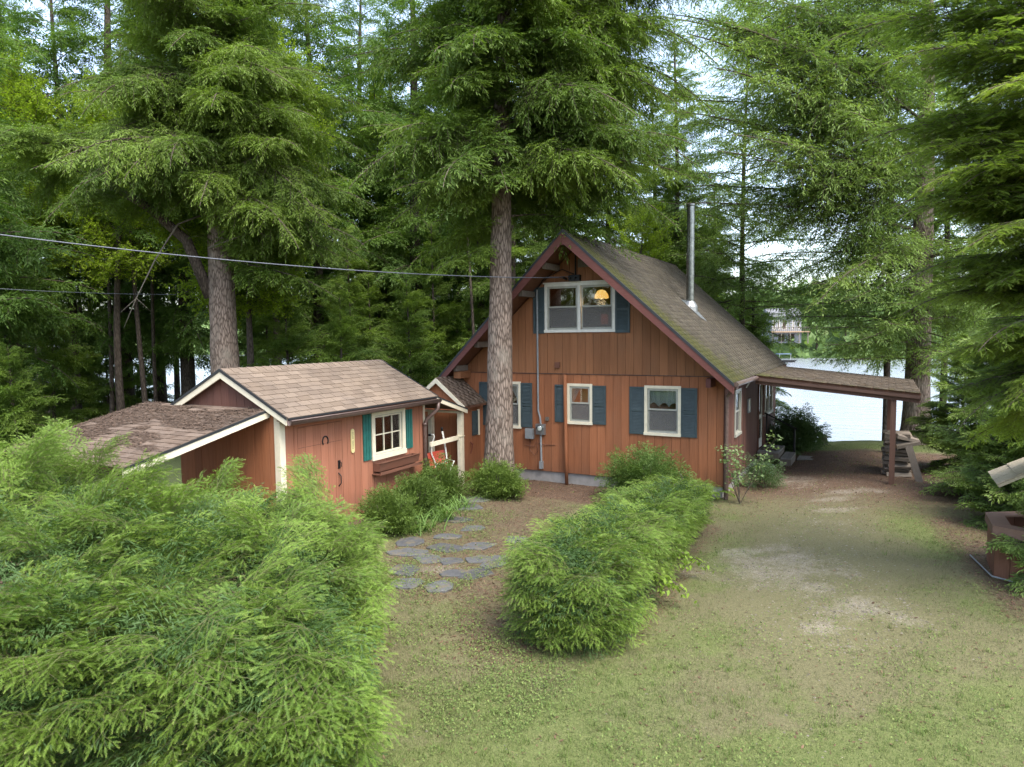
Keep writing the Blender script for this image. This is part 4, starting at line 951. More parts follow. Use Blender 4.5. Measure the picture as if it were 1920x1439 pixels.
for s in (1, -1):
    F = frame((s*-.70, s*.48, 1.37), (0, -s, 0), (s*.70, 0, .42))
    mb = MB(); v = [F @ Vector(p) for p in ((0,0,-.004),(.96,0,-.004),(.96,.816,-.004),(0,.816,-.004),(0,0,-.045),(.96,0,-.045),(.96,.816,-.045),(0,.816,-.045))]
    mb.add(v, [(0,1,2,3),(7,6,5,4),(0,4,5,1),(1,5,6,2),(2,6,7,3),(3,7,4,0)]); mb.ob('roof_deck', M['wellroofedge'] if 'wellroofedge' in M else M.setdefault('wellroofedge', m_paint('well_roof_board', (.40,.35,.24), (.3,.27,.2), .1, 'y')), t)
    shingle_obj(F, shingle_cells(.96, .81, .32, .27), t, M['well_roof'], .32, .27)
mb = MB(); mb.tube([(4.3,-3.0,gz(4.35,-2.6)+.02),(4.47,-3.95,gz(4.5,-3.4)+.03),(5.3,-4.45,gz(5.3,-3.9)+.05)], .012, 5); tag(mb.ob('edging_wire', M['grey']), 'thin grey pipe lying on the ground round the foot of the well', 'pipe')

# ------------------------------------------------------------------ firewood, plank, stump
lm = []
for v_ in range(6):
    r2 = np.random.default_rng(40+v_); n = 5; mb = MB(); L = .5
    prof = [(.085*(.75+.5*r2.random())*math.cos(2*math.pi*k/n), .048*(.75+.5*r2.random())*math.sin(2*math.pi*k/n)) for k in range(n)]
    for x, sc in ((-L/2, 1), (-.1, 1.05), (.12, .97), (L/2, 1)):
        mb.v += [(x+r2.normal()*.006, p[0]*sc+r2.normal()*.004, p[1]*sc+r2.normal()*.004) for p in prof]
    for i in range(3):
        for j in range(n): mb.f.append((i*n+j, i*n+(j+1) % n, (i+1)*n+(j+1) % n, (i+1)*n+j)); mb.m.append(0)
    mb.f += [tuple(range(n))[::-1], tuple(range(3*n, 4*n))]; mb.m += [1, 1]
    lm.append(mb.mesh('firewood_log', [M.setdefault('logbark', m_paint('log_wood', (.19,.16,.128), (.13,.11,.09), .35, 'x')), M.setdefault('logend', m_plain('log_end', (.33,.25,.17), .9, var=.3, nscale=20))]))
k = 0
for row in range(11):
    for col in range(5):
        x = 3.40+rnd.uniform(-.05, .05)+.02*math.sin(row); y = 3.25+col*.19+(row % 2)*.07; z = gz(3.4, 3.4)+.05+row*.095
        if row == 10 and col > 2: continue
        o = ob('firewood_log', lm[k % 6], None, (x, y, z), (rnd.uniform(-.35, .35)+math.pi*rnd.randint(0, 1), rnd.uniform(-.04, .04), rnd.uniform(-.16, .16)+(.35 if row > 8 and col == 1 else 0)), rnd.uniform(.9, 1.15)); k += 1
        tag(o, 'split grey firewood log in the stack behind the carport post', 'log', 'logs in the firewood stack')
for (x, y, z, a, b) in ((3.60, 3.22, .86, .25, .45), (3.60, 3.2, .72, -.2, .35)):
    o = ob('firewood_log', lm[2], None, (x, y, z), (.3, a, b), 1.05); tag(o, 'large rounded log tilted steeply on top of the firewood stack' if z > .8 else 'large rounded log sticking out to the right of the firewood stack', 'log')
mb = MB(); mb.beam((3.62, 2.98, .72), (3.86, 2.75, gz(3.86, 2.7)-.01), .15, .035, up=(0,-1,.3)); tag(mb.ob('leaning_plank', M['oldwood']), 'grey plank leaning against the firewood stack', 'plank')
mb = MB(); sx0, sy0 = 1.42, 8.45; prof = [(.17,-.1),(.14,.06),(.12,.2),(.118,.3),(.0,.31)]; mb.lathe(prof, (sx0, sy0, gz(sx0, sy0)), 11)
for i, v in enumerate(mb.v): mb.v[i] = (v[0]+.02*math.sin(i*1.7), v[1], v[2]+.03*math.sin(i*2.3)*(v[2] > gz(sx0, sy0)+.15))
tag(mb.ob('tree_stump', M['barkD'], None, True), 'short dark tree stump on the grass edge above the water', 'stump')

# ------------------------------------------------------------------ flagstones
fp = thing('flagstone_path', None, None); fp['kind'] = 'structure'
FL = [(-4.31,-5.68,.42,.3),(-3.89,-5.11,.46,.24),(-3.54,-5.72,.48,.26),(-3.10,-5.33,.42,.26),(-3.95,-6.2,.52,.24),(-3.46,-6.33,.36,.25),(-3.05,-6.25,.3,.22),(-3.5,-6.95,.36,.32),(-2.72,-6.0,.3,.22),(-2.42,-5.97,.3,.36),(-2.38,-6.62,.42,.24),(-3.1,-7.4,.4,.24),(-2.6,-7.3,.34,.26),(-5.0,-2.45,.5,.4),(-4.72,-3.1,.42,.3),(-4.35,-4.05,.4,.3),(-2.66,-4.77,.3,.26),(-2.7,-6.75,.3,.2),(-3.75,-4.45,.36,.24)]
for i, (x, y, rx, ry) in enumerate(FL):
    r2 = np.random.default_rng(i+3); n = 7+i % 3; pl = []
    ang = r2.normal(-.15, .3)
    for k in range(n):
        th = 2*math.pi*(k+.35*r2.random())/n; rr = 1.08-.42*r2.random()
        a, b = rx*.84*rr*math.cos(th), ry*.84*rr*math.sin(th)*1.2
        # long side along the camera's left-right
        ca, sa = math.cos(YAW+ang), math.sin(YAW+ang); pl.append((x+a*ca-b*sa, y+a*sa+b*ca))
    g = gz(x, y); mb = MB(); tl = r2.normal(0, .012, 2)
    top = g+.010+.008*r2.random()
    mb.add([(a, b, top-.12) for a, b in pl]+[(a, b, top+(a-x)*tl[0]+(b-y)*tl[1]) for a, b in pl]+[(x+(a-x)*.94, y+(b-y)*.94, top+.008+(a-x)*tl[0]+(b-y)*tl[1]) for a, b in pl],
           [tuple(range(2*n, 3*n))]+[(k, (k+1) % n, n+(k+1) % n, n+k) for k in range(n)]+[(n+k, n+(k+1) % n, 2*n+(k+1) % n, 2*n+k) for k in range(n)])
    mb.ob('flagstone', M['stone'], fp)

# ------------------------------------------------------------------ cables
def sag(a, b, s, n=28): 
    a, b = Vector(a), Vector(b); return [a.lerp(b, t/n)-Vector((0, 0, s*4*(t/n)*(1-t/n))) for t in range(n+1)]
ax_, ay_ = at(-420, 9.2)
mb = MB(); mb.tube(sag((ax_, ay_, 5.22), (-3.72, -.2, 4.74), .25), .010, 6)
mb.tube(sag((-4.86, -.93, 4.73), (-3.58, -.22, 4.76), .0, 6), .006, 5); mb.tube(sag((-4.6, -.75, 4.76), (-4.45, -.12, 4.9), .0, 4)+sag((-4.45, -.12, 4.9), (-3.9, -.14, 5.02), -.02, 6)[1:], .006, 5)
tag(mb.ob('power_cable', M['cable'], None, True), 'grey overhead service cable running from upper left to the cabin gable', 'cable')
x1, y1 = at(-60, 18.5); x2, y2 = at(338, 21)
mb = MB(); mb.tube(sag((x1, y1, 4.82), (x2, y2, 4.70), .05), .008, 5); tag(mb.ob('far_cable', M['cable'], None, True), 'thinner lower cable crossing in front of the trees at the left edge', 'cable')

# ------------------------------------------------------------------ neighbours: cottage, patio, house across the lake, boat
nx_, ny_ = at(20, 43); ng = gz(nx_, ny_)
t = thing('neighbour_cottage', 'pale cottage with grey metal roof seen through the trees at the left edge', 'cottage', (nx_, ny_, ng), YAW-.25)
mb = MB(); mb.box(-5, -3, 0, 2.2, 3, 3.6); mb.ob('wall', M['white'], t)
mb = MB(); mb.add([(-5.4,-3.5,3.55),(2.6,-3.5,3.55),(2.6,0,5.8),(-5.4,0,5.8),(-5.4,3.5,3.55),(2.6,3.5,3.55)], [(0,1,2,3),(3,2,5,4)]); 
for k in range(17): 
    x = -5.3+k*.49; mb.beam((x,-3.5,3.58),(x,0,5.83),.05,.06)
mb.ob('metal_roof', m_plain('metal_roof', (.36,.38,.40), .35, .5), t)
for x in (-3.6, -1.8, .2, 1.5): o_ = MB().box(x-.45, -3.06, 1.2, x+.45, -3.01, 2.7).ob('window', M['cream'], t); MB().box(x-.37, -3.075, 1.28, x+.37, -3.065, 2.62).ob('pane', M['dark'], o_)
MB().box(-5.3, -4.6, .5, 2.5, -3.01, .62).ob('deck', M['deck'], t)
for k in range(6): MB().box(-5.2+k*1.5, -4.6, 0, -5.1+k*1.5, -4.5, 1.5).ob('deck_post', M['deck'], t)
ux, uy = at(255, 38); ug = gz(ux, uy)
t = thing('patio_umbrella', 'tan patio umbrella on the far lakeside lawn at left', 'umbrella', (ux, uy, ug))
mb = MB(); mb.lathe([(.95,1.55),(.5,1.85),(.0,2.15)], n=8); mb.ob('canopy', m_plain('tan_canvas', (.42,.33,.22), .8), t); MB().tube([(0,0,0),(0,0,2.1)], .03, 6).ob('pole', M['oldwood'], t)
t = thing('patio_wall', 'low pale stone wall at the edge of the far lawn', 'wall', (*at(250, 37), gz(*at(250, 37))), YAW)
for row in range(3):
    for k in range(14):
        MB().box(-3.2+k*.46+.2*(row % 2), -.2+rnd.uniform(-.02,.02), row*.22, -3.2+k*.46+.44+.2*(row % 2), .2, row*.22+.21).ob('stone', M['concrete'], t)
for k, (px, dz) in enumerate(((195, .0), (215, .05), (285, 0))):
    x, y = at(px, 36); t = thing('patio_chair', ['brown lounge chair at the left end of the far patio wall', 'brown lounge chair in the middle of the far patio', 'dark chair beside the tan umbrella'][k], 'chair', (x, y, gz(x, y)), YAW+k, 'chairs on the far patio')
    MB().box(-.3,-.3,.38,.3,.3,.45).ob('seat', M['oldwood'], t); MB().box(-.3,.26,.451,.3,.32,1.0).ob('backrest', M['oldwood'], t)
    for a in (-.27, .22):
        for b in (-.28, .23): MB().box(a, b, 0, a+.05, b+.05, .379).ob('leg', M['oldwood'], t)
hx, hy = at(1478, 126); 
t = thing('far_house', 'grey house with raised deck among trees across the lake', 'house', (hx, hy, 3.5), YAW); t.scale = (.9, .9, .86)
mb = MB(); mb.box(-3.3, 0, -2.5, 2.6, 6, 3.0); mb.ob('wall', m_plain('far_grey', (.23,.235,.245), .8), t)
mb = MB(); mb.add([(-3.7,-.4,2.95),(3.0,-.4,2.95),(3.0,3,4.9),(-3.7,3,4.9),(-3.7,6.4,2.95),(3.0,6.4,2.95)], [(0,1,2,3),(3,2,5,4),(0,3,4),(1,5,2)]); mb.ob('roof', m_plain('far_roof', (.16,.16,.17), .8), t)
for x, wd in ((-2.9,.5),(-2.0,.4),(-.9,.9),(.9,.35),(2.0,.4)): o_ = MB().box(x-wd/2, -.05, .4, x+wd/2, -.01, 2.4).ob('window', M['white'], t); MB().box(x-wd/2+.1, -.07, .5, x+wd/2-.1, -.055, 2.3).ob('pane', M['dark'], o_)
MB().box(-4.2, -2.2, -.25, 3.4, -.02, -.05).ob('deck', m_plain('far_deck', (.34,.22,.13), .8), t)
mb = MB(); mb.box(-4.2, -2.2, .75, 3.4, -2.12, .85)
for k in range(20): mb.box(-4.2+k*.395, -2.19, -.049, -4.14+k*.395, -2.13, .749)
mb.ob('railing', M['oldwood'], t)
for k in range(5): MB().box(-4.0+k*1.75, -2.1, -2.6, -3.85+k*1.75, -1.95, -.251).ob('deck_post', M['oldwood'], t)
for x in (-1.4, 0.6): MB().box(x-.6, -.04, -2.2, x+.6, -.01, -.6).ob('door', M['dark'], t)
bx, by = at(1472, 112)
t = thing('moored_boat', 'small dark pontoon boat moored near the far shore', 'boat', (bx, by, -1.5), YAW)
mb = MB(); mb.prism([(-1.7,.05),(1.3,.05),(1.7,.35),(-1.7,.35)], lambda a, b, d: (a, d, b), -.7, .7); mb.ob('hull', M['black'], t)
MB().box(-1.2,-.7,1.3,.8,.7,1.4).ob('canopy', m_plain('boat_blue', (.10,.14,.22), .6), t)
for x in (-1.1, .7): MB().box(x-.03,-.68,.351,x+.03,-.62,1.299).ob('canopy_post', M['galv'], t)
# ------------------------------------------------------------------ foliage templates
def unit(v): return v/(np.linalg.norm(v)+1e-9)
ZU = np.array([0, 0, 1.0])
def gen_spray(L, seed, sp=(.075,.05,.04), latf=.42, lat2=.40, rise=.12, droop=.55, twig=.085, bare=.10, thr=(.16,.20), sdroop=.5, r0=None, jit=.12, flat=.10, maxlev=2, lexp=.8):
    "a hemlock bough along +X: flat drooping fans of twigs; returns twigs and stems"
    r = np.random.default_rng(seed); T = []; S = []
    def grow(p, d, ln, lev, outer):
        n = max(4, int(ln/.14)+3); st = ln/(n-1); pts = [p.copy()]; dv = d.copy()
        k = droop/L if lev == 0 else sdroop
        for i in range(n-1):
            dv = unit(dv+ZU*(-k*st*(1.0 if lev else 2.0*i/(n-1)))+r.normal(0, .03, 3)*(1 if lev == 0 else 1.4)); pts.append(pts[-1]+dv*st)
        rad = (r0 or .007*L+.004) if lev == 0 else .0022+.004*ln
        S.append((pts, rad, rad*.25))
        P = np.array(pts); s = ln*bare if lev == 0 else ln*.06; sg = 1
        while s < ln*.985:
            f = s/ln; i = min(int(s/st), n-2); q = P[i]+(P[i+1]-P[i])*(s/st-i); t = unit(P[i+1]-P[i])
            sd = unit(np.cross(ZU, t)+r.normal(0, flat, 3)); a = R(62-24*f)+r.normal(0, .10)
            cd = unit(t*math.cos(a)+sd*sg*math.sin(a)+ZU*r.normal(-.04, flat))
            if lev == 0: cl = L*latf*(1-f)**lexp*min(1, (f+.12)/.38)*r.uniform(.72, 1.1)+.07
            else: cl = ln*lat2*(1-f)**.7*min(1, (f+.2)/.35)*r.uniform(.75, 1.1)+.035
            o = min(1, outer*.5+.55*f)
            if r.random() > .05:
                if lev < maxlev and cl > thr[min(lev, 1)]: grow(q, cd, cl, lev+1, o)
                else: T.append((q, cd, sd, min(cl, twig*1.7)*r.uniform(.85, 1.1), o))
            sg = -sg; s += sp[min(lev, 2)]*r.uniform(1-jit*2, 1+jit*2)
        T.append((P[-1]-dv*.01, dv, unit(np.cross(ZU, dv)), twig*r.uniform(.8, 1.2), min(1, outer*.5+.6)))
    grow(np.zeros(3), unit(np.array([1, 0, rise])), L, 0, 0.0)
    return T, S
def spray_arrays(T, S, mode='kite', tw=.022, seed=1, stem_min=.0):
    r = np.random.default_rng(seed+99)
    p = np.array([t[0] for t in T]); d = np.array([t[1] for t in T]); sd = np.array([t[2] for t in T]); ln = np.array([t[3] for t in T]); o = np.array([t[4] for t in T])
    n = len(T); up = np.tile(ZU, (n, 1))+r.normal(0, .45, (n, 3)); s = np.cross(up, d); s /= np.linalg.norm(s, axis=1, keepdims=True)+1e-9
    dn = np.tile(-ZU, (n, 1))
    if mode == 'kite':
        w = (tw*(.8+.4*r.random(n)))[:, None]; l = ln[:, None]
        V = np.stack([p, p+d*l*.4+s*w*.5+dn*l*.03, p+d*l+dn*l*.16, p+d*l*.4-s*w*.5+dn*l*.03], 1).reshape(-1, 3)
        b = (np.arange(n)*4)[:, None]; F = np.concatenate([b+[0,1,2], b+[0,2,3]], 1).reshape(-1, 3)
        tp = np.stack([o*.2, o*.45, o*.75+.25*r.random(n), o*.45], 1).ravel()
    else:       # needles in two rows on each twig, plus the thin twig itself
        sp_, nl, nw = mode[1:]
        Vs = []; tps = []
        for i in range(n):
            m = max(3, int(ln[i]/sp_)); u = (np.arange(m)+.5)/m
            for sg in (1, -1):
                uu = u+(.25/m)*sg; k = nl*(1-.45*uu**3)*(.55+.9*np.minimum(1, uu*4))*r.uniform(.85, 1.1, m)/1.35
                c = p[i]+np.outer(uu*ln[i], d[i])+np.outer(uu*uu*ln[i]*.16, -ZU)
                nd = s[i]*sg*.86+d[i]*.5+r.normal(0, .10, (m, 3)); tipp = c+nd*k[:, None]
                h = d[i]*nw*.5
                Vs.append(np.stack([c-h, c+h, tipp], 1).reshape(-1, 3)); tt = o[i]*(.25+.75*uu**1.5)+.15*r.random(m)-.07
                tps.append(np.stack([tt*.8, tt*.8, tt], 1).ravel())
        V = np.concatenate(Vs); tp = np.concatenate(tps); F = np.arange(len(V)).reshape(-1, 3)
    mi = np.zeros(len(F), int)
    SV = []; SF = []; b = len(V)
    for pts, ra, rb in S:
        if ra < stem_min: continue
        k = len(pts)
        for i, q_ in enumerate(pts):
            t = unit(pts[min(i+1, k-1)]-pts[max(i-1, 0)]); a = unit(np.cross(t, ZU+.01)); c = np.cross(t, a); rr = ra+(rb-ra)*i/(k-1)
            for j in range(3): SV.append(q_+(a*math.cos(2.094*j)+c*math.sin(2.094*j))*rr)
        for i in range(k-1):
            for j in range(3):
                A, B_, C_, D_ = b+i*3+j, b+i*3+(j+1) % 3, b+(i+1)*3+(j+1) % 3, b+(i+1)*3+j; SF += [(A,B_,C_),(A,C_,D_)]
        b += 3*k
    if SV:
        V = np.concatenate([V, np.array(SV)]); F = np.concatenate([F, np.array(SF)]); mi = np.concatenate([mi, np.ones(len(SF), int)]); tp = np.concatenate([tp, np.zeros(len(SV))])
    return V, F, mi, np.clip(tp, 0, 1)
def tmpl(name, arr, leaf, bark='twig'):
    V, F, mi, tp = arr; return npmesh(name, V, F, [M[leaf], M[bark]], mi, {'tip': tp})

def gen_leafy(L, seed, sp=(.11,.08), latf=.5, leaf=.075, droop=.3, rise=.25):
    r = np.random.default_rng(seed); T = []; S = []
    def grow(p, d, ln, lev):
        n = max(4, int(ln/.18)+3); st = ln/(n-1); pts = [p.copy()]; dv = d.copy()
        for i in range(n-1):
            dv = unit(dv+ZU*(-droop*st/L)+r.normal(0, .09, 3)); pts.append(pts[-1]+dv*st)
        S.append((pts, .008*ln+.003, .002)); P = np.array(pts); s = ln*.12; sg = 1
        while s < ln:
            f = s/ln; i = min(int(s/st), n-2); q_ = P[i]+(P[i+1]-P[i])*(s/st-i); t = unit(P[i+1]-P[i]); sd = unit(np.cross(ZU, t)+r.normal(0, .4, 3)); a = R(50)+r.normal(0, .2)
            cd = unit(t*math.cos(a)+sd*sg*math.sin(a)+ZU*r.normal(.05, .2)); cl = ln*latf*(1-f)**.7*r.uniform(.7, 1.1)
            if lev < 2 and cl > .16: grow(q_, cd, cl, lev+1)
            for k in range(2): T.append((q_+r.normal(0, .03, 3), unit(cd+r.normal(0, .5, 3)-ZU*.3), sd, leaf*r.uniform(.7, 1.25), r.random()))
            sg = -sg; s += sp[min(lev, 1)]*r.uniform(.7, 1.3)
    grow(np.zeros(3), unit(np.array([1, 0, rise])), L, 0); return T, S

HB = {}      # templates by kind: list of (length, mesh)
def bank(kind, specs, leaf, tw, mode='kite', stem_min=.0, bark='twig', sp=(.07,.042,.034), thr=(.05,.075), twig=.08, **kw):
    out = []
    for L, s in specs:
        k = min(1.0, .45+.2*L)
        out.append((L, tmpl('branch', spray_arrays(*gen_spray(L, s, sp=tuple(v*k for v in sp), thr=(max(.09, thr[0]*L), max(.11, thr[1]*L)), twig=twig, **kw), mode=mode, tw=tw, seed=s, stem_min=stem_min), leaf, bark)))
    HB[kind] = out
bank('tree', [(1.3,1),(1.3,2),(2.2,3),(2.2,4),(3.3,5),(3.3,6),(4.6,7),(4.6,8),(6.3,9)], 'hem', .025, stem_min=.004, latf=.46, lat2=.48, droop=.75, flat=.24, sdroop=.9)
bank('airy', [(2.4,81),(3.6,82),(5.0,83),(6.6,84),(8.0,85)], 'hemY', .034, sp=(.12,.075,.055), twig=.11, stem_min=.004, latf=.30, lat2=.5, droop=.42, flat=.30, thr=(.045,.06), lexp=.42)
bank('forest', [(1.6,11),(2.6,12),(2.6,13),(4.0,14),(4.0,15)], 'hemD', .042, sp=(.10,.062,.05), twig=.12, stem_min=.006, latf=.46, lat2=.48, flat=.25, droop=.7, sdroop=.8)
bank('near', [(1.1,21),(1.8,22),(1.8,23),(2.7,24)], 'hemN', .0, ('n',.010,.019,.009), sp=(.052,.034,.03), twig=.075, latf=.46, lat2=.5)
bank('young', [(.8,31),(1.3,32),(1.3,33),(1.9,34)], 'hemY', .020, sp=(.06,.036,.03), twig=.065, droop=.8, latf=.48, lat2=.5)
def clump(L, seed, ns, ls, nd, sp):
    "a twiggy hedge bough: many short drooping fronds set all round a stem along +X"
    r = np.random.default_rng(seed); out = []; b = 0
    for k in range(ns):
        f = (k+.6)/ns; l = r.choice(ls)*r.uniform(.85, 1.1)*(1 if f < .8 else .85)
        A = spray_arrays(*gen_spray(l, seed*31+k, sp=sp, latf=.46, lat2=.5, twig=.070, droop=r.uniform(.9, 1.5), rise=.15, thr=(.115, .2), sdroop=1.2, bare=.05, maxlev=1, r0=.0035, flat=.12), mode=nd, seed=seed*31+k)
        az = k*2.4+r.uniform(-.5, .5); sp_ = .85*(1-f)+.12; d = Vector((1, math.sin(az)*sp_, math.cos(az)*sp_*.45+.10)).normalized()
        x0 = L*(.12+.62*f)*r.uniform(.85, 1.1)-l*.35
        m = np.array(Matrix.Translation((x0, d.y*.05, d.z*.05)) @ d.to_track_quat('X', 'Z').to_matrix().to_4x4() @ Matrix.Rotation(r.uniform(-.3, .3), 4, 'X'))
        out.append((A[0] @ m[:3, :3].T+m[:3, 3], A[1]+b, A[2], A[3])); b += len(A[0])
    return tuple(np.concatenate([o[i] for o in out]) for i in range(4))
HB['hedge'] = [(L, tmpl('branch', clump(L, s, n, (.44,.54,.64), ('n',.0072,.0170,.0056), (.043,.033,.03)), 'hedge', 'green_twig')) for L, s, n in ((.8,141,8),(.8,142,8),(.8,143,8),(1.0,144,10),(1.0,145,10))]
HB['hedge2'] = [(L, tmpl('branch', clump(L, s, n, (.34,.42,.50), ('n',.0095,.0170,.0066), (.040,.032,.03)), 'hedge', 'green_twig')) for L, s, n in ((.55,151,6),(.55,152,6),(.7,153,7),(.7,154,7))]
HB['leafy'] = [(L, tmpl('branch', spray_arrays(*gen_leafy(L, s), mode='kite', tw=.062, seed=s, stem_min=.004), 'broad', 'barkD')) for L, s in ((2.4,61),(2.4,62),(3.4,63))]
HB['shore'] = [(L, tmpl('branch', spray_arrays(*gen_leafy(L, s, sp=(.35,.26), leaf=.30), mode='kite', tw=.26, seed=s, stem_min=.012), 'broadF', 'barkD')) for L, s in ((3.4,64),(3.4,65))]
YEW = [spray_arrays(*gen_spray(L, s, sp=(.030,.024,.02), latf=.5, twig=.045, droop=.25, rise=.3, thr=(.09,.2), flat=.35, maxlev=1), mode='kite', tw=.015, seed=s, stem_min=.9) for L, s in ((.34,71),(.34,72),(.42,73))]
YEW2 = [spray_arrays(*gen_spray(L, s, sp=(.034,.028,.022), latf=.5, twig=.05, droop=.9, rise=.2, thr=(.10,.2), flat=.2, maxlev=1), mode='kite', tw=.014, seed=s, stem_min=.9) for L, s in ((.45,74),(.55,75))]

def branch(kind, parent, p, az, pitch, L, roll=0.0, r=rnd):
    c = HB[kind]; best = min(abs(t[0]-L) for t in c); pool = [t for t in c if abs(abs(t[0]-L)-best) < .01]
    T0, me = r.choice(pool); o = bpy.data.objects.new('branch', me); COL.objects.link(o); o.parent = parent
    o.location = p; o.rotation_euler = (roll, -pitch, az); k = L/T0; o.scale = (k, k*r.choice((-1, 1)), k); return o

def trunk_mesh(h, r0, n=20, m=40, seed=0, wob=.12, bark='barkA', top=.04, rough=.06, lean=(0,0), flare=.45):
    th = np.linspace(0, 2*math.pi, n, endpoint=False); zz = np.concatenate([[-.35], np.linspace(0, 1, m)**1.15*h])
    V = []
    for z in zz:
        t = max(0, z/h); rad = r0*((1-t*.93)**.85*(1-top)+top)*(1+flare*math.exp(-max(0, z)/.45))
        cx_ = wob*math.sin(z*.35+seed)*t+lean[0]*t; cy_ = wob*math.cos(z*.29+seed*2)*t+lean[1]*t
        ridge = fbm(th*n*.09*4+seed, np.full(n, z*1.3+seed*3), 1.0, 3)-.5; ridge = .5*(ridge+np.roll(ridge, 1))
        rr = rad*(1+rough*2*ridge+.03*np.cos(3*th+z*.2))
        V.append(np.stack([cx_+rr*np.cos(th), cy_+rr*np.sin(th), np.full(n, z)], 1))
    V = np.concatenate(V); k = len(zz); i = (np.arange(k-1)[:, None]*n+np.arange(n)[None]).ravel(); j = (np.arange(k-1)[:, None]*n+(np.arange(n)[None]+1) % n).ravel()
    F = np.stack([i, j, j+n, i+n], 1); return npmesh('trunk', V, F, M[bark], smooth=True)
def axis_at(z, h, seed, wob, lean):
    t = max(0, z/h); return (wob*math.sin(z*.35+seed)*t+lean[0]*t, wob*math.cos(z*.29+seed*2)*t+lean[1]*t)

NTREE = 0
def conifer(name, label, cat, x, y, h, r0, cb, Lmax, n, kind='tree', seed=0, group=None, wob=.12, lean=(0,0), bark='barkA', prof=.7, low=-.20, high=.45, res=(14,22), filt=None, extra=(), minL=.5, rough=.05, roll=.5, power=1.0):
    r = random.Random(seed*13+5); z0 = gz(x, y)
    t = thing(name, label, cat, (x, y, z0), 0, group)
    ob('trunk', trunk_mesh(h, r0, res[0], res[1], seed, wob, bark, rough=rough, lean=lean), t)
    cr = ob('crown', None, t)
    for i in range(n):
        f = ((i+.5)/n)**power; z = cb+(h-cb)*f*.985; az = i*2.39996+r.uniform(-.5, .5)+seed
        L = max(minL, Lmax*(1-f)**prof*r.uniform(.55, 1.12)*min(1, .7+f*3)); pi = low+(high-low)*f**.8+r.uniform(-.3, .25)
        if filt and not filt(z+z0, az % (2*math.pi), L): continue
        a = axis_at(z, h, seed, wob, lean); branch(kind, cr, (a[0], a[1], z), az, pi, L, r.uniform(-roll, roll), r)
    for z, az, pi, L in extra:
        a = axis_at(z-z0, h, seed, wob, lean); branch(kind, cr, (a[0], a[1], z-z0), az, pi, L, r.uniform(-.15, .15), r)
    return t, cr
def broadleaf(label, x, y, h, r0, cb, Lmax, n, seed, kind='leafy', group=None, name='broadleaf_tree'):
    r = random.Random(seed*7+1); z0 = gz(x, y); t = thing(name, label, 'tree', (x, y, z0), 0, group)
    ob('trunk', trunk_mesh(h*.92, r0, 9, 14, seed, .3, 'barkD', rough=.03), t); cr = ob('crown', None, t)
    for i in range(n):
        f = (i+.5)/n; z = cb+(h*.9-cb)*f; L = max(1.0, Lmax*(1-(2*f-.85)**2*.55)*r.uniform(.7, 1.1)); a = axis_at(z, h*.92, seed, .3, (0,0))
        branch(kind, cr, (a[0], a[1], z), i*2.4+r.uniform(-.6, .6), R(8+50*f)+r.uniform(-.25, .25), L, r.uniform(-.5, .5), r)
    return t
A_R = YAW                     # azimuth of camera right
A_C = YAW-math.pi/2           # towards the camera
A_L = YAW+math.pi
# ---- main trees
x, y = at(423, 20)
t1, cr = conifer('hemlock_tree', 'huge old hemlock behind the shed with thick limbs reaching left', 'tree', x, y, 16.5, .45, 8.0, 5.0, 110, 'tree', 3, wob=.1, res=(36, 110), rough=.10, prof=.35, low=-.30,
   extra=[(7.9, A_C+.3, -.05, 4.0), (8.3, A_C-.2, .0, 4.2), (6.4, A_C+1.25, -.15, 4.2), (7.0, A_C+1.0, -.05, 4.4), (6.8, A_C+1.4, -.1, 4.8), (5.6, A_C+1.5, -.25, 3.8), (7.6, A_C-.9, .05, 4.5), (8.6, A_C+.1, .0, 4.2), (8.4, A_C+.7, 0, 4.4), (9.4, A_C-.4, 0, 4.2), (9.2, A_C+1.1, 0, 4.3), (7.4, A_C+.85, -.1, 4.6), (8.0, A_R+.1, -.1, 4.6), (10, A_C+.4, 0, 4), (6.8, A_R+.3, -.2, 4.4)])
def cl(px, py, dep, rt): # point relative to tree root rt
    xx, yy = at(px, dep); return Vector((xx-rt.location.x, yy-rt.location.y, 3.403-(py-635)*dep/1306.7-rt.location.z))
for pts, ra in (([(405,405,20),(340,350,19.6),(250,308,19.3),(120,275,19),(-30,250,18.8)], (.16,.13,.11,.08,.05)), ([(400,560,20),(360,455,19.8),(290,392,19.6),(215,348,19.5),(150,318,19.4)], (.17,.15,.12,.09,.05)), ([(410,330,20),(440,250,20),(480,170,20),(490,80,20.2)], (.16,.13,.1,.07))):
    P = [cl(*p, t1) for p in pts]; mb = MB(); mb.tube(P, ra, 10); mb.ob('limb', M['barkD'], t1, True)
    for k in range(9):
        f = rnd.uniform(.25, 1)*(len(P)-1); i = min(int(f), len(P)-2); p = P[i].lerp(P[i+1], f-i)
        branch('tree', cr, p, rnd.uniform(0, 6.28), rnd.uniform(-.25, .25), rnd.uniform(1.6, 3.0), rnd.uniform(-.3, .3))
DEADW = m_plain('dead_wood', (.16,.14,.11), .9)
for pts in ([(388,410,19.5),(345,425,19.2),(300,490,19),(262,560,18.8),(236,615,18.7)], [(400,470,19.6),(440,455,19.2),(490,440,19),(520,452,18.9)], [(405,380,19.6),(372,372,19.3),(330,402,19)]):
    P = [cl(*p, t1) for p in pts]; mb = MB(); mb.tube(P, [.03-.024*i/(len(P)-1) for i in range(len(P))], 6)
    for k in range(5):
        i = rnd.randrange(1, len(P)-1); q_ = P[i]; mb.tube([q_, q_+Vector((rnd.uniform(-.5,.5), rnd.uniform(-.5,.5), rnd.uniform(-.5,.1)))], [.009, .003], 5)
    mb.ob('dead_branch', DEADW, t1, True)
T2X, T2Y = -4.88, -1.42
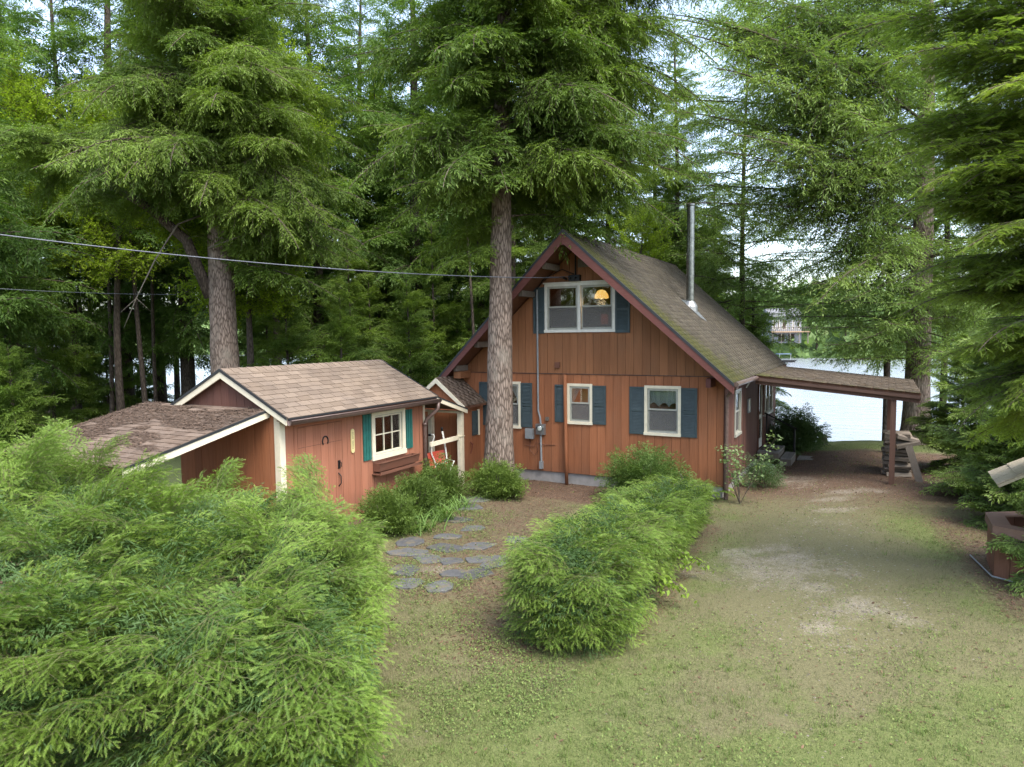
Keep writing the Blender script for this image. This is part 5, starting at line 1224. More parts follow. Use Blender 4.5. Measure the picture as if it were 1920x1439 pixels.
conifer('hemlock_tree', 'tall straight hemlock trunk standing right in front of the cabin', 'tree', T2X, T2Y, 15.5, .335, 6.9, 4.6, 84, 'tree', 8, wob=.06, lean=(.35,.1), res=(40, 130), rough=.10, prof=.35, low=-.22,
   filt=lambda z, az, L: True, extra=[(9.9, A_R+.35, .2, 5.6), (10.8, A_R+.05, .2, 5.8), (11.5, A_R-.3, .2, 5.4), (12.2, A_R+.15, .2, 5.4), (6.1, A_R+.2, -.02, 3.6), (5.9, A_L-.2, -.22, 2.3), (5.4, A_L+.4, -.25, 2.0), (7.0, A_R-.1, .05, 4.3), (7.6, A_R-.6, .0, 4.4), (8.2, A_R+.1, .02, 4.6), (9.2, A_R-.3, .05, 4.4), (9.8, A_L+.2, 0, 3.8), (6.7, A_L+.5, -.1, 3.0), (8, A_L, -.05, 3.4), (7.2, A_R+.25, .02, 4.8), (8.0, A_R-.25, .05, 5.0), (8.8, A_R+.3, .06, 5.2), (9.5, A_R, .1, 5.2), (10.2, A_R-.2, .1, 5.0), (10.9, A_R+.2, .1, 5.0), (11.6, A_R, .1, 4.8), (7.8, A_C-.9, -.05, 4.2), (9.6, A_C-.2, -.05, 3.6), (10.4, A_C+.3, 0, 3.6), (11.2, A_C-.4, 0, 3.6)])
x, y = at(1722, 21.5)
conifer('hemlock_tree', 'big hemlock at the lake edge behind the carport with long drooping boughs', 'tree', x, y, 17.5, .385, 3.2, 5.6, 100, 'airy', 5, wob=.1, res=(30, 80), rough=.09, prof=.3, low=-.25, power=1.15,
   extra=[(3.4, A_L+.1, -.02, 3.7), (3.0, A_L+.35, -.05, 3.6), (2.6, A_L+.6, -.05, 3.4), (3.7, A_L-.25, .0, 4.0), (2.5, A_L+.0, -.05, 3.2), (2.8, A_C-.3, -.05, 3.4), (3.4, A_C-.7, 0, 3.8), (2.3, A_C-.1, -.05, 2.8), (4.2, A_L+.9, -.08, 4.0), (4.6, A_L+.3, .0, 4.0), (5.4, A_L-.1, .1, 5.0), (5.8, A_L+.6, .02, 6.0), (6.4, A_L+.2, .12, 7.6), (7.0, A_L-.1, .12, 7.4), (7.5, A_L+.5, .14, 7.4), (8.7, A_L+.3, .2, 8.2), (9.3, A_L-.1, .2, 8.0), (10.5, A_L+.05, .22, 8.4), (11.1, A_L+.4, .22, 7.6), (11.7, A_L-.05, .22, 8.0), (6.8, A_L+.45, .2, 7.6), (7.9, A_L+.25, .22, 8.4), (9.0, A_L+.2, .28, 8.6), (9.6, A_L+.5, .26, 7.8), (10.2, A_L+.15, .3, 8.6), (12.3, A_L+.3, .14, 6.6), (13, A_L+.1, .15, 6.4), (13.6, A_L+.6, .15, 6), (4.6, A_C-.2, -.1, 3.8), (5.6, A_C+.3, 0, 4.2), (8.4, A_L-.45, .1, 6), (10.1, A_L-.4, .1, 6)])
x, y = at(2110, 8.8)
conifer('hemlock_tree', 'near hemlock beyond the right edge with bright fans hanging into view', 'tree', x, y, 13, .26, 2.6, 3.0, 60, 'near', 9, wob=.05, prof=.45, low=-.20,
   filt=lambda z, az, L: math.cos(az-(A_L+.3)) > .25 and z < 7.2,
   extra=[(4.7, A_L+.15, .10, 3.0), (4.3, A_L-.2, -.05, 2.8), (3.6, A_L+.2, -.12, 2.6), (3.1, A_L+.5, -.2, 2.3), (5.1, A_L+.35, .05, 3.2), (5.6, A_L, .12, 3.4), (6.2, A_L+.3, .12, 3.6), (6.7, A_L+.05, .15, 3.8), (7.1, A_L+.4, .15, 3.6), (7.9, A_L+.1, .2, 3.8), (5.9, A_L-.3, .1, 3.0), (4.0, A_L+.05, .0, 2.7), (4.5, A_L+.5, .0, 3.0), (4.9, A_L-.1, .05, 3.1), (3.9, A_L-.3, -.05, 2.7), (3.3, A_L+.0, -.1, 2.5), (5.3, A_L+.15, .1, 3.2), (3.0, A_L-.2, -.15, 2.2), (4.3, A_L+.75, 0, 2.8), (5.7, A_L+.6, .1, 3.2)])
# young hemlocks along the drive's right edge
for k, (x, y, h, n, L_, lb) in enumerate(((4.75, 4.6, 3.3, 74, 1.5, 'young dark hemlock right behind the firewood stack'), (5.35, 1.6, 3.9, 110, 1.9, 'bushy young hemlock between the firewood and the well'), (5.25, -.75, 2.5, 84, 1.5, 'low spreading young hemlock just left of the well'), (6.9, .6, 5.2, 90, 2.3, 'taller young hemlock behind the wishing well'), (at(1990, 9.3)[0], at(1990, 9.3)[1], 1.25, 44, .85, 'small bright hemlock crowding the front of the well'))):
    conifer('young_hemlock', lb, 'tree', x, y, h, .05, .12, L_, n, 'young', 20+k, wob=.1, bark='barkD', prof=.55, low=.0, high=.75, res=(7, 8), minL=.4)
x, y = at(1770, 24); conifer('hemlock_tree', 'slender dark hemlock on the shore right of the big lakeside hemlock', 'tree', x, y, 17, .13, 5.5, 3.2, 46, 'tree', 32, bark='barkD', res=(9, 18))
# ---- trees behind the cabin's right side
for px, dep, h, cb, n, Lm, lb in ((1335, 31, 12.8, .8, 120, 3.6, 'broad hemlock behind the cabin roof right of the flue'), (1408, 29, 8.2, .8, 84, 3.0, 'shorter dark hemlock behind the cabin at the water edge'), (1250, 33, 13.5, .8, 110, 3.6, 'hemlock behind the cabin roof left of the flue'), (1140, 29, 17, 4.0, 110, 4.4, 'tall hemlock rising right behind the cabin ridge'), (1020, 32, 18, 4.0, 100, 4.4, 'tall hemlock behind the cabin partly hidden by the front trunk'), (1225, 35, 19, 4, 90, 4.2, 'tall hemlock far behind the flue'), (965, 27, 12, 2, 70, 3.2, 'mid height hemlock just behind the cabin left eave'), (1265, 31, 19.5, 4, 100, 4.2, 'tall hemlock behind the cabin just left of the flue top')):
    x, y = at(px, dep); conifer('hemlock_tree', lb, 'tree', x, y, h, .2, cb, Lm, n, 'tree', int(px) % 97, bark='barkD', res=(9, 16), prof=.6)
x, y = at(1392, 27.5); conifer('hemlock_tree', 'tall airy hemlock behind the lake corner of the cabin', 'tree', x, y, 18.5, .14, 5.5, 4.6, 120, 'airy', 33, bark='barkD', res=(9, 18), prof=.3)
x, y = at(1665, 25); conifer('hemlock_tree', 'airy hemlock on the shore half hidden behind the carport post', 'tree', x, y, 18, .13, 4.6, 5.0, 90, 'airy', 34, bark='barkD', res=(9, 18), prof=.3)
x, y = at(1188, 24.5); broadleaf('bright yellow green maple sapling showing over the cabin ridge', x, y, 8.6, .09, 3.5, 2.2, 34, 5)
# ---- forest at the left
FOREST = [(-70,22,16,.3,3.5),(40,33,22,.34,4.5),(140,30,20.5,.22,4.5),(232,31,21,.42,3.0),(300,36,23,.3,3.4),(352,31,21,.34,3.0),(520,36,23,.3,4),(600,29,20,.26,4.2),(690,34,22,.24,4.5),(785,30,20.5,.34,5.0),(860,36,23,.3,4.5),(905,29,20,.2,5.0),(470,28,19.5,.24,5.0),(740,40,24,.25,5),(-140,30,18,.3,4)]
ORD = 'first second third fourth fifth sixth seventh eighth ninth tenth eleventh twelfth thirteenth fourteenth fifteenth sixteenth'.split()
FOREST.sort()
for k, (px, dep, h, r0, cb) in enumerate(FOREST):
    x, y = at(px, dep); conifer('forest_hemlock', ORD[k]+' from the left of the big dark hemlocks in the wood behind the shed', 'tree', x, y, h, r0, cb, 4.4, 88, 'forest', 40+k, 'forest hemlocks behind the shed', bark='barkD', res=(10, 18), prof=.35, low=-.22)
for k, (px, dep, r0) in enumerate(sorted(((28,24,.12),(205,29,.10),(272,27,.11),(290,29,.09),(330,33,.08),(165,34,.1),(612,33,.09),(640,36,.1),(662,31,.08),(700,38,.12),(715,31,.08),(880,33,.1),(895,26,.07)))):
    x, y = at(px, dep); conifer('slender_tree', ORD[k]+' from the left of the slender bare trunks in the dark wood', 'tree', x, y, 15, r0, 7.5, 2.4, 18, 'forest', 70+k, 'slender trunks in the wood', bark='barkD', res=(8, 14), lean=(rnd.uniform(-.6,.6), rnd.uniform(-.6,.6)))
for k, (px, dep, h, n, lb) in enumerate(((640,20.5,4.9,60,'drooping young hemlock right behind the shed ridge'), (770,22,5.4,60,'young hemlock behind the shed and left of the cabin'), (545,23,5.6,60,'young hemlock just right of the huge old trunk'), (880,27,5.0,50,'young hemlock behind the cabin eave left of the front trunk'), (95,25,5.6,56,'dark young hemlock low at the far left'), (20,20,3.6,50,'small dark hemlock at the left edge behind the big hedge'), (200,30,4.4,46,'young hemlock in front of the far lawn'), (470,27,6.5,60,'young hemlock deep in the wood right of the huge trunk'), (700,28,6.5,60,'young hemlock deep in the wood above the shed ridge'), (840,32,7,60,'young hemlock deep in the wood left of the front trunk'), (590,32,7.5,60,'taller young hemlock deep in the wood above the shed'), (-30,28,6,50,'young hemlock before the neighbour cottage'), (140,33,4.5,44,'young hemlock left of the far lawn'), (262,36,2.6,36,'smallest young hemlock on the far lawn'), (30,29,8,64,'fuller young hemlock at the left edge under the cable'), (110,31,7.5,60,'fuller young hemlock left of the slender trunks'), (170,34,8.5,60,'tall young hemlock behind the slender trunks'), (500,26,7.6,64,'fuller young hemlock just right of the huge trunk'), (660,25,7.5,64,'fuller young hemlock above the shed roof'), (815,27,8,64,'fuller young hemlock above the annex roof'), (730,31,9,64,'tall young hemlock deep behind the shed roof'))):
    x, y = at(px, dep); conifer('young_hemlock', lb, 'tree', x, y, h, .07, .5, 2.3, n, 'tree', 90+k, bark='barkD', prof=.6, low=-.1, high=.6, res=(7, 8))
for k, (px, dep, h, cb, lb) in enumerate(((225,26.5,14.5,6.0,'bright yellow green maple glowing behind the huge hemlock'), (70,28,16,6.5,'bright broadleaf tree at the upper left behind the hemlocks'), (520,25.5,15,8.5,'bright broadleaf tree behind the trunk of the huge hemlock'), (30,38,11,2.5,'bright broadleaf tree beside the neighbour cottage'), (830,42,8,1,'light green sapling thicket behind the cabin at left'), (680,46,10,2,'light green broadleaf tree deep in the wood'), (-60,38,19,3,'tall leafy tree behind the neighbour cottage'), (170,40,20,4,'tall leafy tree far behind the left forest'), (330,38,20,4,'tall leafy tree filling the gap behind the huge hemlock'), (430,36,20,6,'tall leafy tree right behind the huge hemlock'), (600,38,20,4,'tall leafy tree behind the middle of the wood'), (720,34,18,5,'tall leafy tree left of the front trunk far behind'), (800,38,20,4,'tall leafy tree behind the cabin left eave'), (930,36,20,6,'tall leafy tree hidden behind the front trunk'), (1080,36,19,5,'tall leafy tree behind the cabin ridge'), (1290,34,13,4,'leafy tree behind the flue'), (470,22,8,4.4,'light green sapling right of the huge trunk'))):
    x, y = at(px, dep); broadleaf(lb, x, y, h, .16, cb, 3.6, 66, 11+k)
for k, (x, y) in enumerate(((-6,-33), (-1,-36), (3.5,-34), (8,-37), (13,-33), (-11,-35), (17,-29), (-16,-30))):
    conifer('forest_hemlock', 'hemlock of the wood across the lane behind the viewer, mirrored in the panes', 'tree', x, y, 15, .3, 1.5, 4.4, 60, 'forest', 140+k, 'hemlocks mirrored in the window panes', bark='barkD', res=(9, 12), prof=.5, low=-.2)
for k, (x, y) in enumerate(((-17,-27), (-12.5,-29), (-21,-24), (-8,-30))): broadleaf('leafy tree of the wood behind the viewer, mirrored in the panes', x, y, 12, .16, 1.5, 3.6, 60, 170+k, group='leafy trees mirrored in the window panes')
# ---- far shore
r9 = np.random.default_rng(77); nt = 1300; txs = r9.uniform(-400, 400, nt); tys = 121+290*r9.random(nt)**1.7; tz = ground_z(txs, tys); m = 60
c = np.stack([txs, tys, tz+np.clip((tys-119)*.25, 1.2, 3.5)], 1)[:, None]+r9.normal(0, 1, (nt, m, 3))*np.array([2.6, 2.6, 2.6]); c = c.reshape(-1, 3)
a_ = r9.normal(0, 1, c.shape); a_ /= np.linalg.norm(a_, axis=1, keepdims=True); b_ = np.cross(a_, r9.normal(0, 1, c.shape)); b_ /= np.linalg.norm(b_, axis=1, keepdims=True); sc = r9.uniform(.5, 1.1, (len(c), 1))
V = np.stack([c-a_*sc, c+b_*sc*.7, c+a_*sc, c-b_*sc*.7], 1).reshape(-1, 3); tq = np.repeat(r9.random(len(c)), 4)
tag(ob('far_woods', npmesh('far_woods', V, np.arange(len(V)).reshape(-1, 4), M['broadF'], attrs={'tip': tq})), kind='stuff')
for k in range(64):
    r = random.Random(k+300); px = r.choice((r.uniform(1380, 1640), r.uniform(-200, 1960), r.uniform(1400, 1600))); dep = r.uniform(132, 185)
    if 1440 < px < 1512 and dep < 150: dep += 20
    x, y = at(px, dep)
    if y < 121: y = 121+r.uniform(1, 14)
    broadleaf('light green tree in the wood on the far lake shore', x, y, r.uniform(7, 12), .18, 1.0, 3.6, 22, 200+k, 'shore', 'trees on the far shore', 'shore_tree')

# ------------------------------------------------------------------ hedges
def hedge(label, fn, n, kind, Ls, seed, faces, name='hedge'):
    "fn(u, v, r) gives surface point and outward normal; boughs reach from inside to that surface"
    r = random.Random(seed); t = thing(name, label, 'hedge'); fo = ob('foliage', None, t)
    for i in range(n):
        P, N = fn(r)
        L = r.choice(Ls)*r.uniform(.85, 1.1)
        d = Vector(N)+Vector((r.gauss(0, .33), r.gauss(0, .33), r.gauss(.08, .22))); d.normalize()
        b = Vector(P)-d*L*.78; az = math.atan2(d.y, d.x); pi = min(.62, math.asin(max(-1, min(1, d.z))))
        branch(kind, fo, b, az, pi, L, r.uniform(-.35, .35), r)
    return t
def lt2w(l, t): return CAM_POS.x-math.sin(YAW)*t+math.cos(YAW)*l, CAM_POS.y+math.cos(YAW)*t+math.sin(YAW)*l
def big_top(l, t): return 1.28+.30*float(1-smooth(-3.2, -1.4, l))+.50*float(1-smooth(-6.3, -3.4, l))+.16*(float(fbm(np.array([l+9]), np.array([t*.8]), 1.0)[0])-.5)
def big_fn(r):
    "footprint laid along the lane: right end near the flagstones, thick to the left"
    u = r.random(); t0, t1_ = 4.7, 9.0; cl_, sl_ = math.cos(YAW), math.sin(YAW)
    W3 = lambda nl, nt, nz: Vector((cl_*nl-sl_*nt, sl_*nl+cl_*nt, nz))
    if u < .50:
        t = t0+(t1_-t0)*r.random()**.8; le = -.165*t-.42; l = le-(6.6+le)*r.random()**.9*.98-.02; e = (t-(t0+t1_)/2)/((t1_-t0)/2); ed = max(0, 1-(le-l)/.8)
        z = big_top(l, t)*(1-.16*abs(e)**4-.30*ed**2)+r.uniform(-.14, .06); N = W3(.1+.8*ed, .4*e, .85)
    elif u < .72:
        t = t0; le = -.165*t-.5; l = le-(6.4+le)*r.random(); z = -.1+(big_top(l, t)*.85+.1)*r.random()**.8; t = t0+.25*(2*z/1.3-1)**2; N = W3(0, -1, .12)
    else:
        t = t0+(t1_-t0)*r.random(); z = -.15+(big_top(-1.5, t)*.86+.15)*r.random()**.9; k = .28*abs(2*(z+.1)/1.3-1)**2; l = -.165*t-.42-k+.12*math.sin(t*4); N = W3(1, -.15, .12)
    N.normalize(); x, y = lt2w(l, t); return (x, y, z), N
big = hedge('large feathery light green hemlock hedge filling the lower left', big_fn, 270, 'hedge', (.75,.8,.8,.95), 5, None)
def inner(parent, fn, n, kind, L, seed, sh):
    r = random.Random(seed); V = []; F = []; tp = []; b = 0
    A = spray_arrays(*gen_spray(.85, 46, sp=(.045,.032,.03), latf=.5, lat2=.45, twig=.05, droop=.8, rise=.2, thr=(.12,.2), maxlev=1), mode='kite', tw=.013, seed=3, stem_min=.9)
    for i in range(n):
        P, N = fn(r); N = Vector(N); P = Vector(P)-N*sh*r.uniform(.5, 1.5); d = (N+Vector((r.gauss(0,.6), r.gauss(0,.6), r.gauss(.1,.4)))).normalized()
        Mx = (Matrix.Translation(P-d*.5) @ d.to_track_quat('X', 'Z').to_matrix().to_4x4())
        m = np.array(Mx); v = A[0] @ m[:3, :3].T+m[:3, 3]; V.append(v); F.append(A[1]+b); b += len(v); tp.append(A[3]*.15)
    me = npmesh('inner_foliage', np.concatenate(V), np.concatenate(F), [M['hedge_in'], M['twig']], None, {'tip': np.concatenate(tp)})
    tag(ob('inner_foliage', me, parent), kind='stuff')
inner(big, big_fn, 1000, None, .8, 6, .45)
mb = MB()
for k in range(14):
    l = -1.9-.33*k; t = 6.6+rnd.uniform(-.7, .7); x, y = lt2w(l, t); mb.tube([(x, y, gz(x, y)-.1), (x+rnd.uniform(-.15,.15), y+rnd.uniform(-.2,.2), .4), (x+rnd.uniform(-.3,.3), y+rnd.uniform(-.3,.3), .95)], (.03,.022,.008), 6)
mb.ob('stem', M['barkD'], big, True)
fo = [c for c in big.children if c.name.startswith('foliage')][0]
for k in range(30):       # leaders standing out of the top
    t = rnd.uniform(7.0, 9.2); l = rnd.uniform(-6.4, -1.9); x, y = lt2w(l, t)
    branch('hedge', fo, (x, y, big_top(l, t)-.45), rnd.choice((A_R, A_R, A_L, A_C))+rnd.uniform(-.9, .9), rnd.uniform(.6, 1.1), rnd.uniform(.7, .95), rnd.uniform(-.5, .5))
def mid_fn(r):
    f = r.random(); ax_ = -.20-.38*f; ay_ = -7.95+6.6*f
    hw = .72-.12*f; top = 1.02-.50*f+.10*(fbm(np.array([f*5]), np.array([1.7]), 1.0)[0]-.5); u = r.random()
    if u < .42: e = r.uniform(-1, 1); return (ax_+hw*e*.9, ay_, top*(1-.22*abs(e)**3)+r.uniform(-.1, .05)), Vector((.6*e, -.15, .9)).normalized()
    if u < .83:
        e = r.choice((1, 1, -1)); z = -.15+(top*.85+.15)*r.random(); k = 1-.16*abs(2*(z+.2)/(top+.2)-1)**2; return (ax_+hw*e*k, ay_, z), Vector((e, -.1, .15)).normalized()
    th = r.uniform(-1.6, 1.6); z = -.15+(1.05)*r.random()**.9; k = 1-.22*abs(2*(z+.2)/1.25-1)**2
    return (-.20+.76*k*math.sin(th), -7.95-.75*k*math.cos(th), z), Vector((math.sin(th), -math.cos(th), .15))
mid = hedge('shorter clipped hemlock hedge running towards the cabin beside the drive', mid_fn, 280, 'hedge2', (.52,.55,.6,.7), 8, None)
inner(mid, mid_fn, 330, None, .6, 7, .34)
mb = MB()
for k in range(12):
    y = -7.6+k*.55; x = -.5+rnd.uniform(-.2,.2); mb.tube([(x, y, gz(x, y)-.1), (x, y, .25), (x+rnd.uniform(-.2,.2), y, .55)], (.03,.02,.006), 6)
mb.ob('stem', M['barkD'], mid, True)

# ------------------------------------------------------------------ shrubs
def shrub(name, label, cat, x, y, rx, ry, h, n, seed, tm, leaf, pitch=(.15,1.2), scale=(.85,1.2), layers=1.0, lumps=0.0):
    r = random.Random(seed); z0 = gz(x, y); t = thing(name, label, cat, (x, y, z0)); V = []; F = []; tp = []; b = 0
    for i in range(n):
        th = r.uniform(0, 6.283); ph = math.asin(r.random()**.8); q_ = r.uniform(.55, 1.0) if r.random() < .8 else r.uniform(.2, .6)
        lump = 1+lumps*math.sin(th*3+seed)*math.cos(ph*2.3+seed)
        P = Vector((rx*math.cos(th)*math.cos(ph), ry*math.sin(th)*math.cos(ph), 0))*q_*lump; P.z = .06+(h-.1)*math.sin(ph)*q_*lump*.92
        A = r.choice(tm); s = r.uniform(*scale)
        d = Vector((math.cos(th)*math.cos(ph)*1.0, math.sin(th)*math.cos(ph), .25+math.sin(ph)*.9))+Vector((r.gauss(0,.3), r.gauss(0,.3), r.gauss(0,.2))); d.normalize()
        Mx = Matrix.Translation(P-d*.22*s) @ d.to_track_quat('X', 'Z').to_matrix().to_4x4() @ Matrix.Rotation(r.uniform(-.8, .8), 4, 'X') @ Matrix.Scale(s, 4)
        m = np.array(Mx); v = A[0] @ m[:3, :3].T+m[:3, 3]; V.append(v); F.append(A[1]+b); b += len(v); tp.append(A[3]*(.45+.55*q_))
    ob('foliage', npmesh('foliage', np.concatenate(V), np.concatenate(F), [M[leaf], M['twig']], None, {'tip': np.concatenate(tp)}), t)
    mb = MB()
    for k in range(7):
        th = r.uniform(0, 6.28); mb.tube([(rx*.1*math.cos(th), ry*.1*math.sin(th), -.1), (rx*.35*math.cos(th), ry*.35*math.sin(th), h*.35), (rx*.6*math.cos(th), ry*.6*math.sin(th), h*.68)], (.018,.013,.005), 5)
    mb.ob('stem', M['twig'], t); return t
shrub('yew_shrub', 'rounded yew nearest the big hedge in the row below the shed window', 'shrub', -5.05, -5.35, .62, .55, .88, 250, 1, YEW, 'yew')
shrub('yew_shrub', 'middle yew of the row below the shed flower box', 'shrub', -5.3, -4.15, .58, .55, .86, 230, 2, YEW, 'yew', lumps=.1)
shrub('yew_shrub', 'far yew of the shed row beside the porch post', 'shrub', -5.5, -2.9, .62, .6, .98, 250, 3, YEW, 'yew', lumps=.1)
shrub('yew_shrub', 'wide low yew wrapped round the foot of the front trunk', 'shrub', -4.62, -1.98, .78, .5, .84, 250, 4, YEW, 'yew', lumps=.12)
M['yew2'] = m_leaf('juniper_needles', (.075,.14,.03), (.12,.195,.04), (.21,.30,.06), .3)
shrub('evergreen_shrub', 'bushy evergreen shrub under the lace curtain window', 'shrub', -1.42, -.95, .92, .62, 1.22, 330, 5, YEW2, 'yew2', lumps=.08)
M['dark_leaf'] = m_leaf('dark_needles', (.055,.11,.045), (.09,.15,.055), (.15,.22,.08), .35)  # deeper grey-green needles for the shrubs along the side wall
shrub('evergreen_shrub', 'dark shrub past the wooden steps with the lake behind it', 'shrub', .75, 7.15, .75, .75, 1.25, 260, 6, YEW2, 'dark_leaf', scale=(1.1,1.6))
shrub('scraggly_shrub', 'thin grey green shrub at the foot of the downspout', 'shrub', .62, 1.55, .42, .5, .72, 62, 7, YEW2, 'dark_leaf', scale=(.7,1.0))
# leafy sapling at the cabin corner
x, y = .42, -.35; t = thing('sapling', 'thin pale leaved sapling in front of the downspout', 'sapling', (x, y, gz(x, y)))
mb = MB(); r = random.Random(3); LV = []; 
for k in range(8):
    p = Vector((0, 0, 0)); d = Vector((r.gauss(-.1, .28), r.gauss(0, .15), 1)).normalized(); L = r.uniform(.9, 1.65); pts = [p.copy()]
    for i in range(7): d = (d+Vector((r.gauss(0,.1), r.gauss(0,.1), .02))).normalized(); p = p+d*L/7; pts.append(p.copy())
    mb.tube(pts, [.009-.001*i for i in range(8)], 5)
    for i in range(3, 8):
        for j in range(10):
            q_ = pts[i]+Vector((r.gauss(0,.07), r.gauss(0,.07), r.gauss(0,.05))); LV.append((np.array(q_), unit(np.array([r.gauss(0,1), r.gauss(0,1), r.gauss(-.1,.4)])), ZU, r.uniform(.05,.095), r.random()))
mb.ob('stem', M['twig'], t)
ob('foliage', tmpl('foliage', spray_arrays(LV, [], 'kite', .05), 'pale'), t)
# ferns
def fern(label, x, y, n, L, seed):
    r = np.random.default_rng(seed); t = thing('fern', label, 'fern', (x, y, gz(x, y))); T = []
    for k in range(n):
        az = r.uniform(0, 6.28); d = np.array([math.cos(az)*.55, math.sin(az)*.55, 1.0]); d = unit(d); p = np.array([0, 0, .02]); l = L*r.uniform(.7, 1.1)
        for i in range(26):
            f = i/25; d = unit(d+np.array([math.cos(az)*.06, math.sin(az)*.06, -.085*f*1.6])); p = p+d*l/26
            if f > .12:
                sd = unit(np.cross(d, ZU)); ww = .13*l/.6*math.sin(math.pi*min(1, .18+.82*(1-f)))**1.0*(1-f*.35)
                for sg in (1, -1): T.append((p.copy(), unit(sd*sg+d*.35-ZU*.1), sd, ww, .3+.5*f))
    ob('frond', tmpl('frond', spray_arrays(T, [], 'kite', .028), 'fern'), t); return t
fern('bright yellow green fern clump at the right corner of the cabin', -.22, -.05, 16, .62, 1)
fern('second fern clump half behind the end of the short hedge', -.75, -.35, 12, .5, 2)
# strap leaved clump
def blades(name, label, cat, x, y, n, L, seed, leaf, spread=.3):
    r = np.random.default_rng(seed); t = thing(name, label, cat, (x, y, gz(x, y))); V = []; F = []; tp = []
    for k in range(n):
        az = r.uniform(0, 6.28); d = np.array([math.cos(az)*.45, math.sin(az)*.45, 1]); d = unit(d); p = np.array([r.normal(0, spread*.5), r.normal(0, spread*.5), -.02]); l = L*r.uniform(.6, 1.1); sd = np.array([-math.sin(az), math.cos(az), 0]); m = 7; b = len(V)
        for i in range(m):
            f = i/(m-1); w_ = .011*(1-f**2)+.001; V += [p-sd*w_, p+sd*w_]; tp += [.2+.6*f]*2; d = unit(d+np.array([math.cos(az)*.16, math.sin(az)*.16, -.30*f])); p = p+d*l/(m-1)
        for i in range(m-1): a = b+2*i; F += [(a, a+1, a+3), (a, a+3, a+2)]
    ob('foliage', npmesh('foliage', V, F, M[leaf], None, {'tip': tp}), t); return t
blades('daylily', 'clump of long drooping daylily leaves between the nearer yews', 'plant', -4.62, -4.95, 90, .62, 3, 'lily')
blades('daylily', 'second clump of daylily leaves before the middle yew', 'plant', -4.72, -4.1, 95, .66, 4, 'lily')
blades('grass_tuft', 'tall grass tuft beside the far yew and the flagstones', 'plant', -4.85, -3.2, 70, .55, 5, 'lily')
# leafy weed poking out of the hedge on the drive side
T, S = gen_leafy(.75, 9, sp=(.06,.05), leaf=.075, droop=.9)
for (x, y, az, lb) in ((.28, -5.5, 0.1, 'pale leafy shoot poking out of the short hedge over the drive'), (.3, -6.5, -.3, 'second leafy shoot low on the drive side of the short hedge')):
    t = thing('leafy_shoot', lb, 'plant', (x, y, .18), az); ob('foliage', tmpl('foliage', spray_arrays(T, S, 'kite', .05, 5), 'fern'), t)

# ------------------------------------------------------------------ grass, weeds, litter
def scatter(n, seed, wfn, x0=-5.6, x1=5.6, y0=-12.6, y1=8.4):
    r = np.random.default_rng(seed); out = []; tot = 0
    while tot < n:
        x = r.uniform(x0, x1, 60000); y = r.uniform(y0, y1, 60000); d = np.hypot(x-CAM_POS.x, y-CAM_POS.y)
        k = r.random(60000) < wfn(x, y)*np.clip((6.5/d)**1.3, 0, 1); out.append(np.stack([x[k], y[k]], 1)); tot += k.sum()
    P = np.concatenate(out)[:n]; return P[:, 0], P[:, 1], r
def on_ground(x, y): return ground_z(x, y)+.035*(fbm(x, y, 3.5, 3)-.5)
def wg_(x, y):
    g, l, v = masks(x, y); return np.clip(.55+.75*g-1.15*l-1.1*v+.5*(fbm(x, y, 3.0, 2)-.5), .02, 1)*np.where((y > -.1) & (x < .05), 0, 1)*np.where((x < -3.9) & (y > -6.9), .12, 1)
x, y, r = scatter(240000, 1, wg_)
n = len(x); z = on_ground(x, y); th = r.uniform(0, 2*math.pi, n); tall = fbm(x+9, y, 1.4, 2); L = r.uniform(.018, .05, n)*(.6+.9*tall); le = r.uniform(.2, 1.3, n); w_ = r.uniform(.0016, .0032, n)
dx, dy = np.cos(th), np.sin(th); b0 = np.stack([x-dy*w_, y+dx*w_, z-.004], 1); b1 = np.stack([x+dy*w_, y-dx*w_, z-.004], 1); tpp = np.stack([x+dx*L*np.sin(le), y+dy*L*np.sin(le), z+L*np.cos(le)], 1)
V = np.stack([b0, b1, tpp], 1).reshape(-1, 3)
g, l, v = masks(x, y); gm = np.clip(.25+.75*g+r.normal(0, .28, n), 0, 1)[:, None]
colr = (1-gm)*np.array([.20,.19,.10])+gm*np.array([.145,.195,.058]); colr *= r.uniform(.7, 1.25, n)[:, None]
CC = np.repeat(np.concatenate([colr, np.ones((n, 1))], 1), 3, 0)
tag(ob('grass', npmesh('grass', V, np.arange(3*n).reshape(-1, 3), M['grass'], attrs={'Col': CC})), kind='stuff')
# taller tufts in the lawn
x, y, r = scatter(420, 4, lambda x, y: wg_(x, y)*(fbm(x+1, y+5, .7, 2) > .48)); n = len(x); mB = 16
x = np.repeat(x, mB)+r.normal(0, .022, n*mB); y = np.repeat(y, mB)+r.normal(0, .022, n*mB); z = on_ground(x, y); n = len(x)
th = r.uniform(0, 6.283, n); L = r.uniform(.04, .10, n); le = r.uniform(.1, .8, n); w_ = r.uniform(.002, .0035, n); dx, dy = np.cos(th), np.sin(th)
V = np.stack([np.stack([x-dy*w_, y+dx*w_, z-.004], 1), np.stack([x+dy*w_, y-dx*w_, z-.004], 1), np.stack([x+dx*L*np.sin(le), y+dy*L*np.sin(le), z+L*np.cos(le)], 1)], 1).reshape(-1, 3)
CC = np.repeat(np.concatenate([np.array([.16,.225,.06])*r.uniform(.7, 1.25, n)[:, None], np.ones((n, 1))], 1), 3, 0)
tag(ob('grass_tufts', npmesh('grass_tufts', V, np.arange(3*n).reshape(-1, 3), M['grass'], attrs={'Col': CC})), kind='stuff')
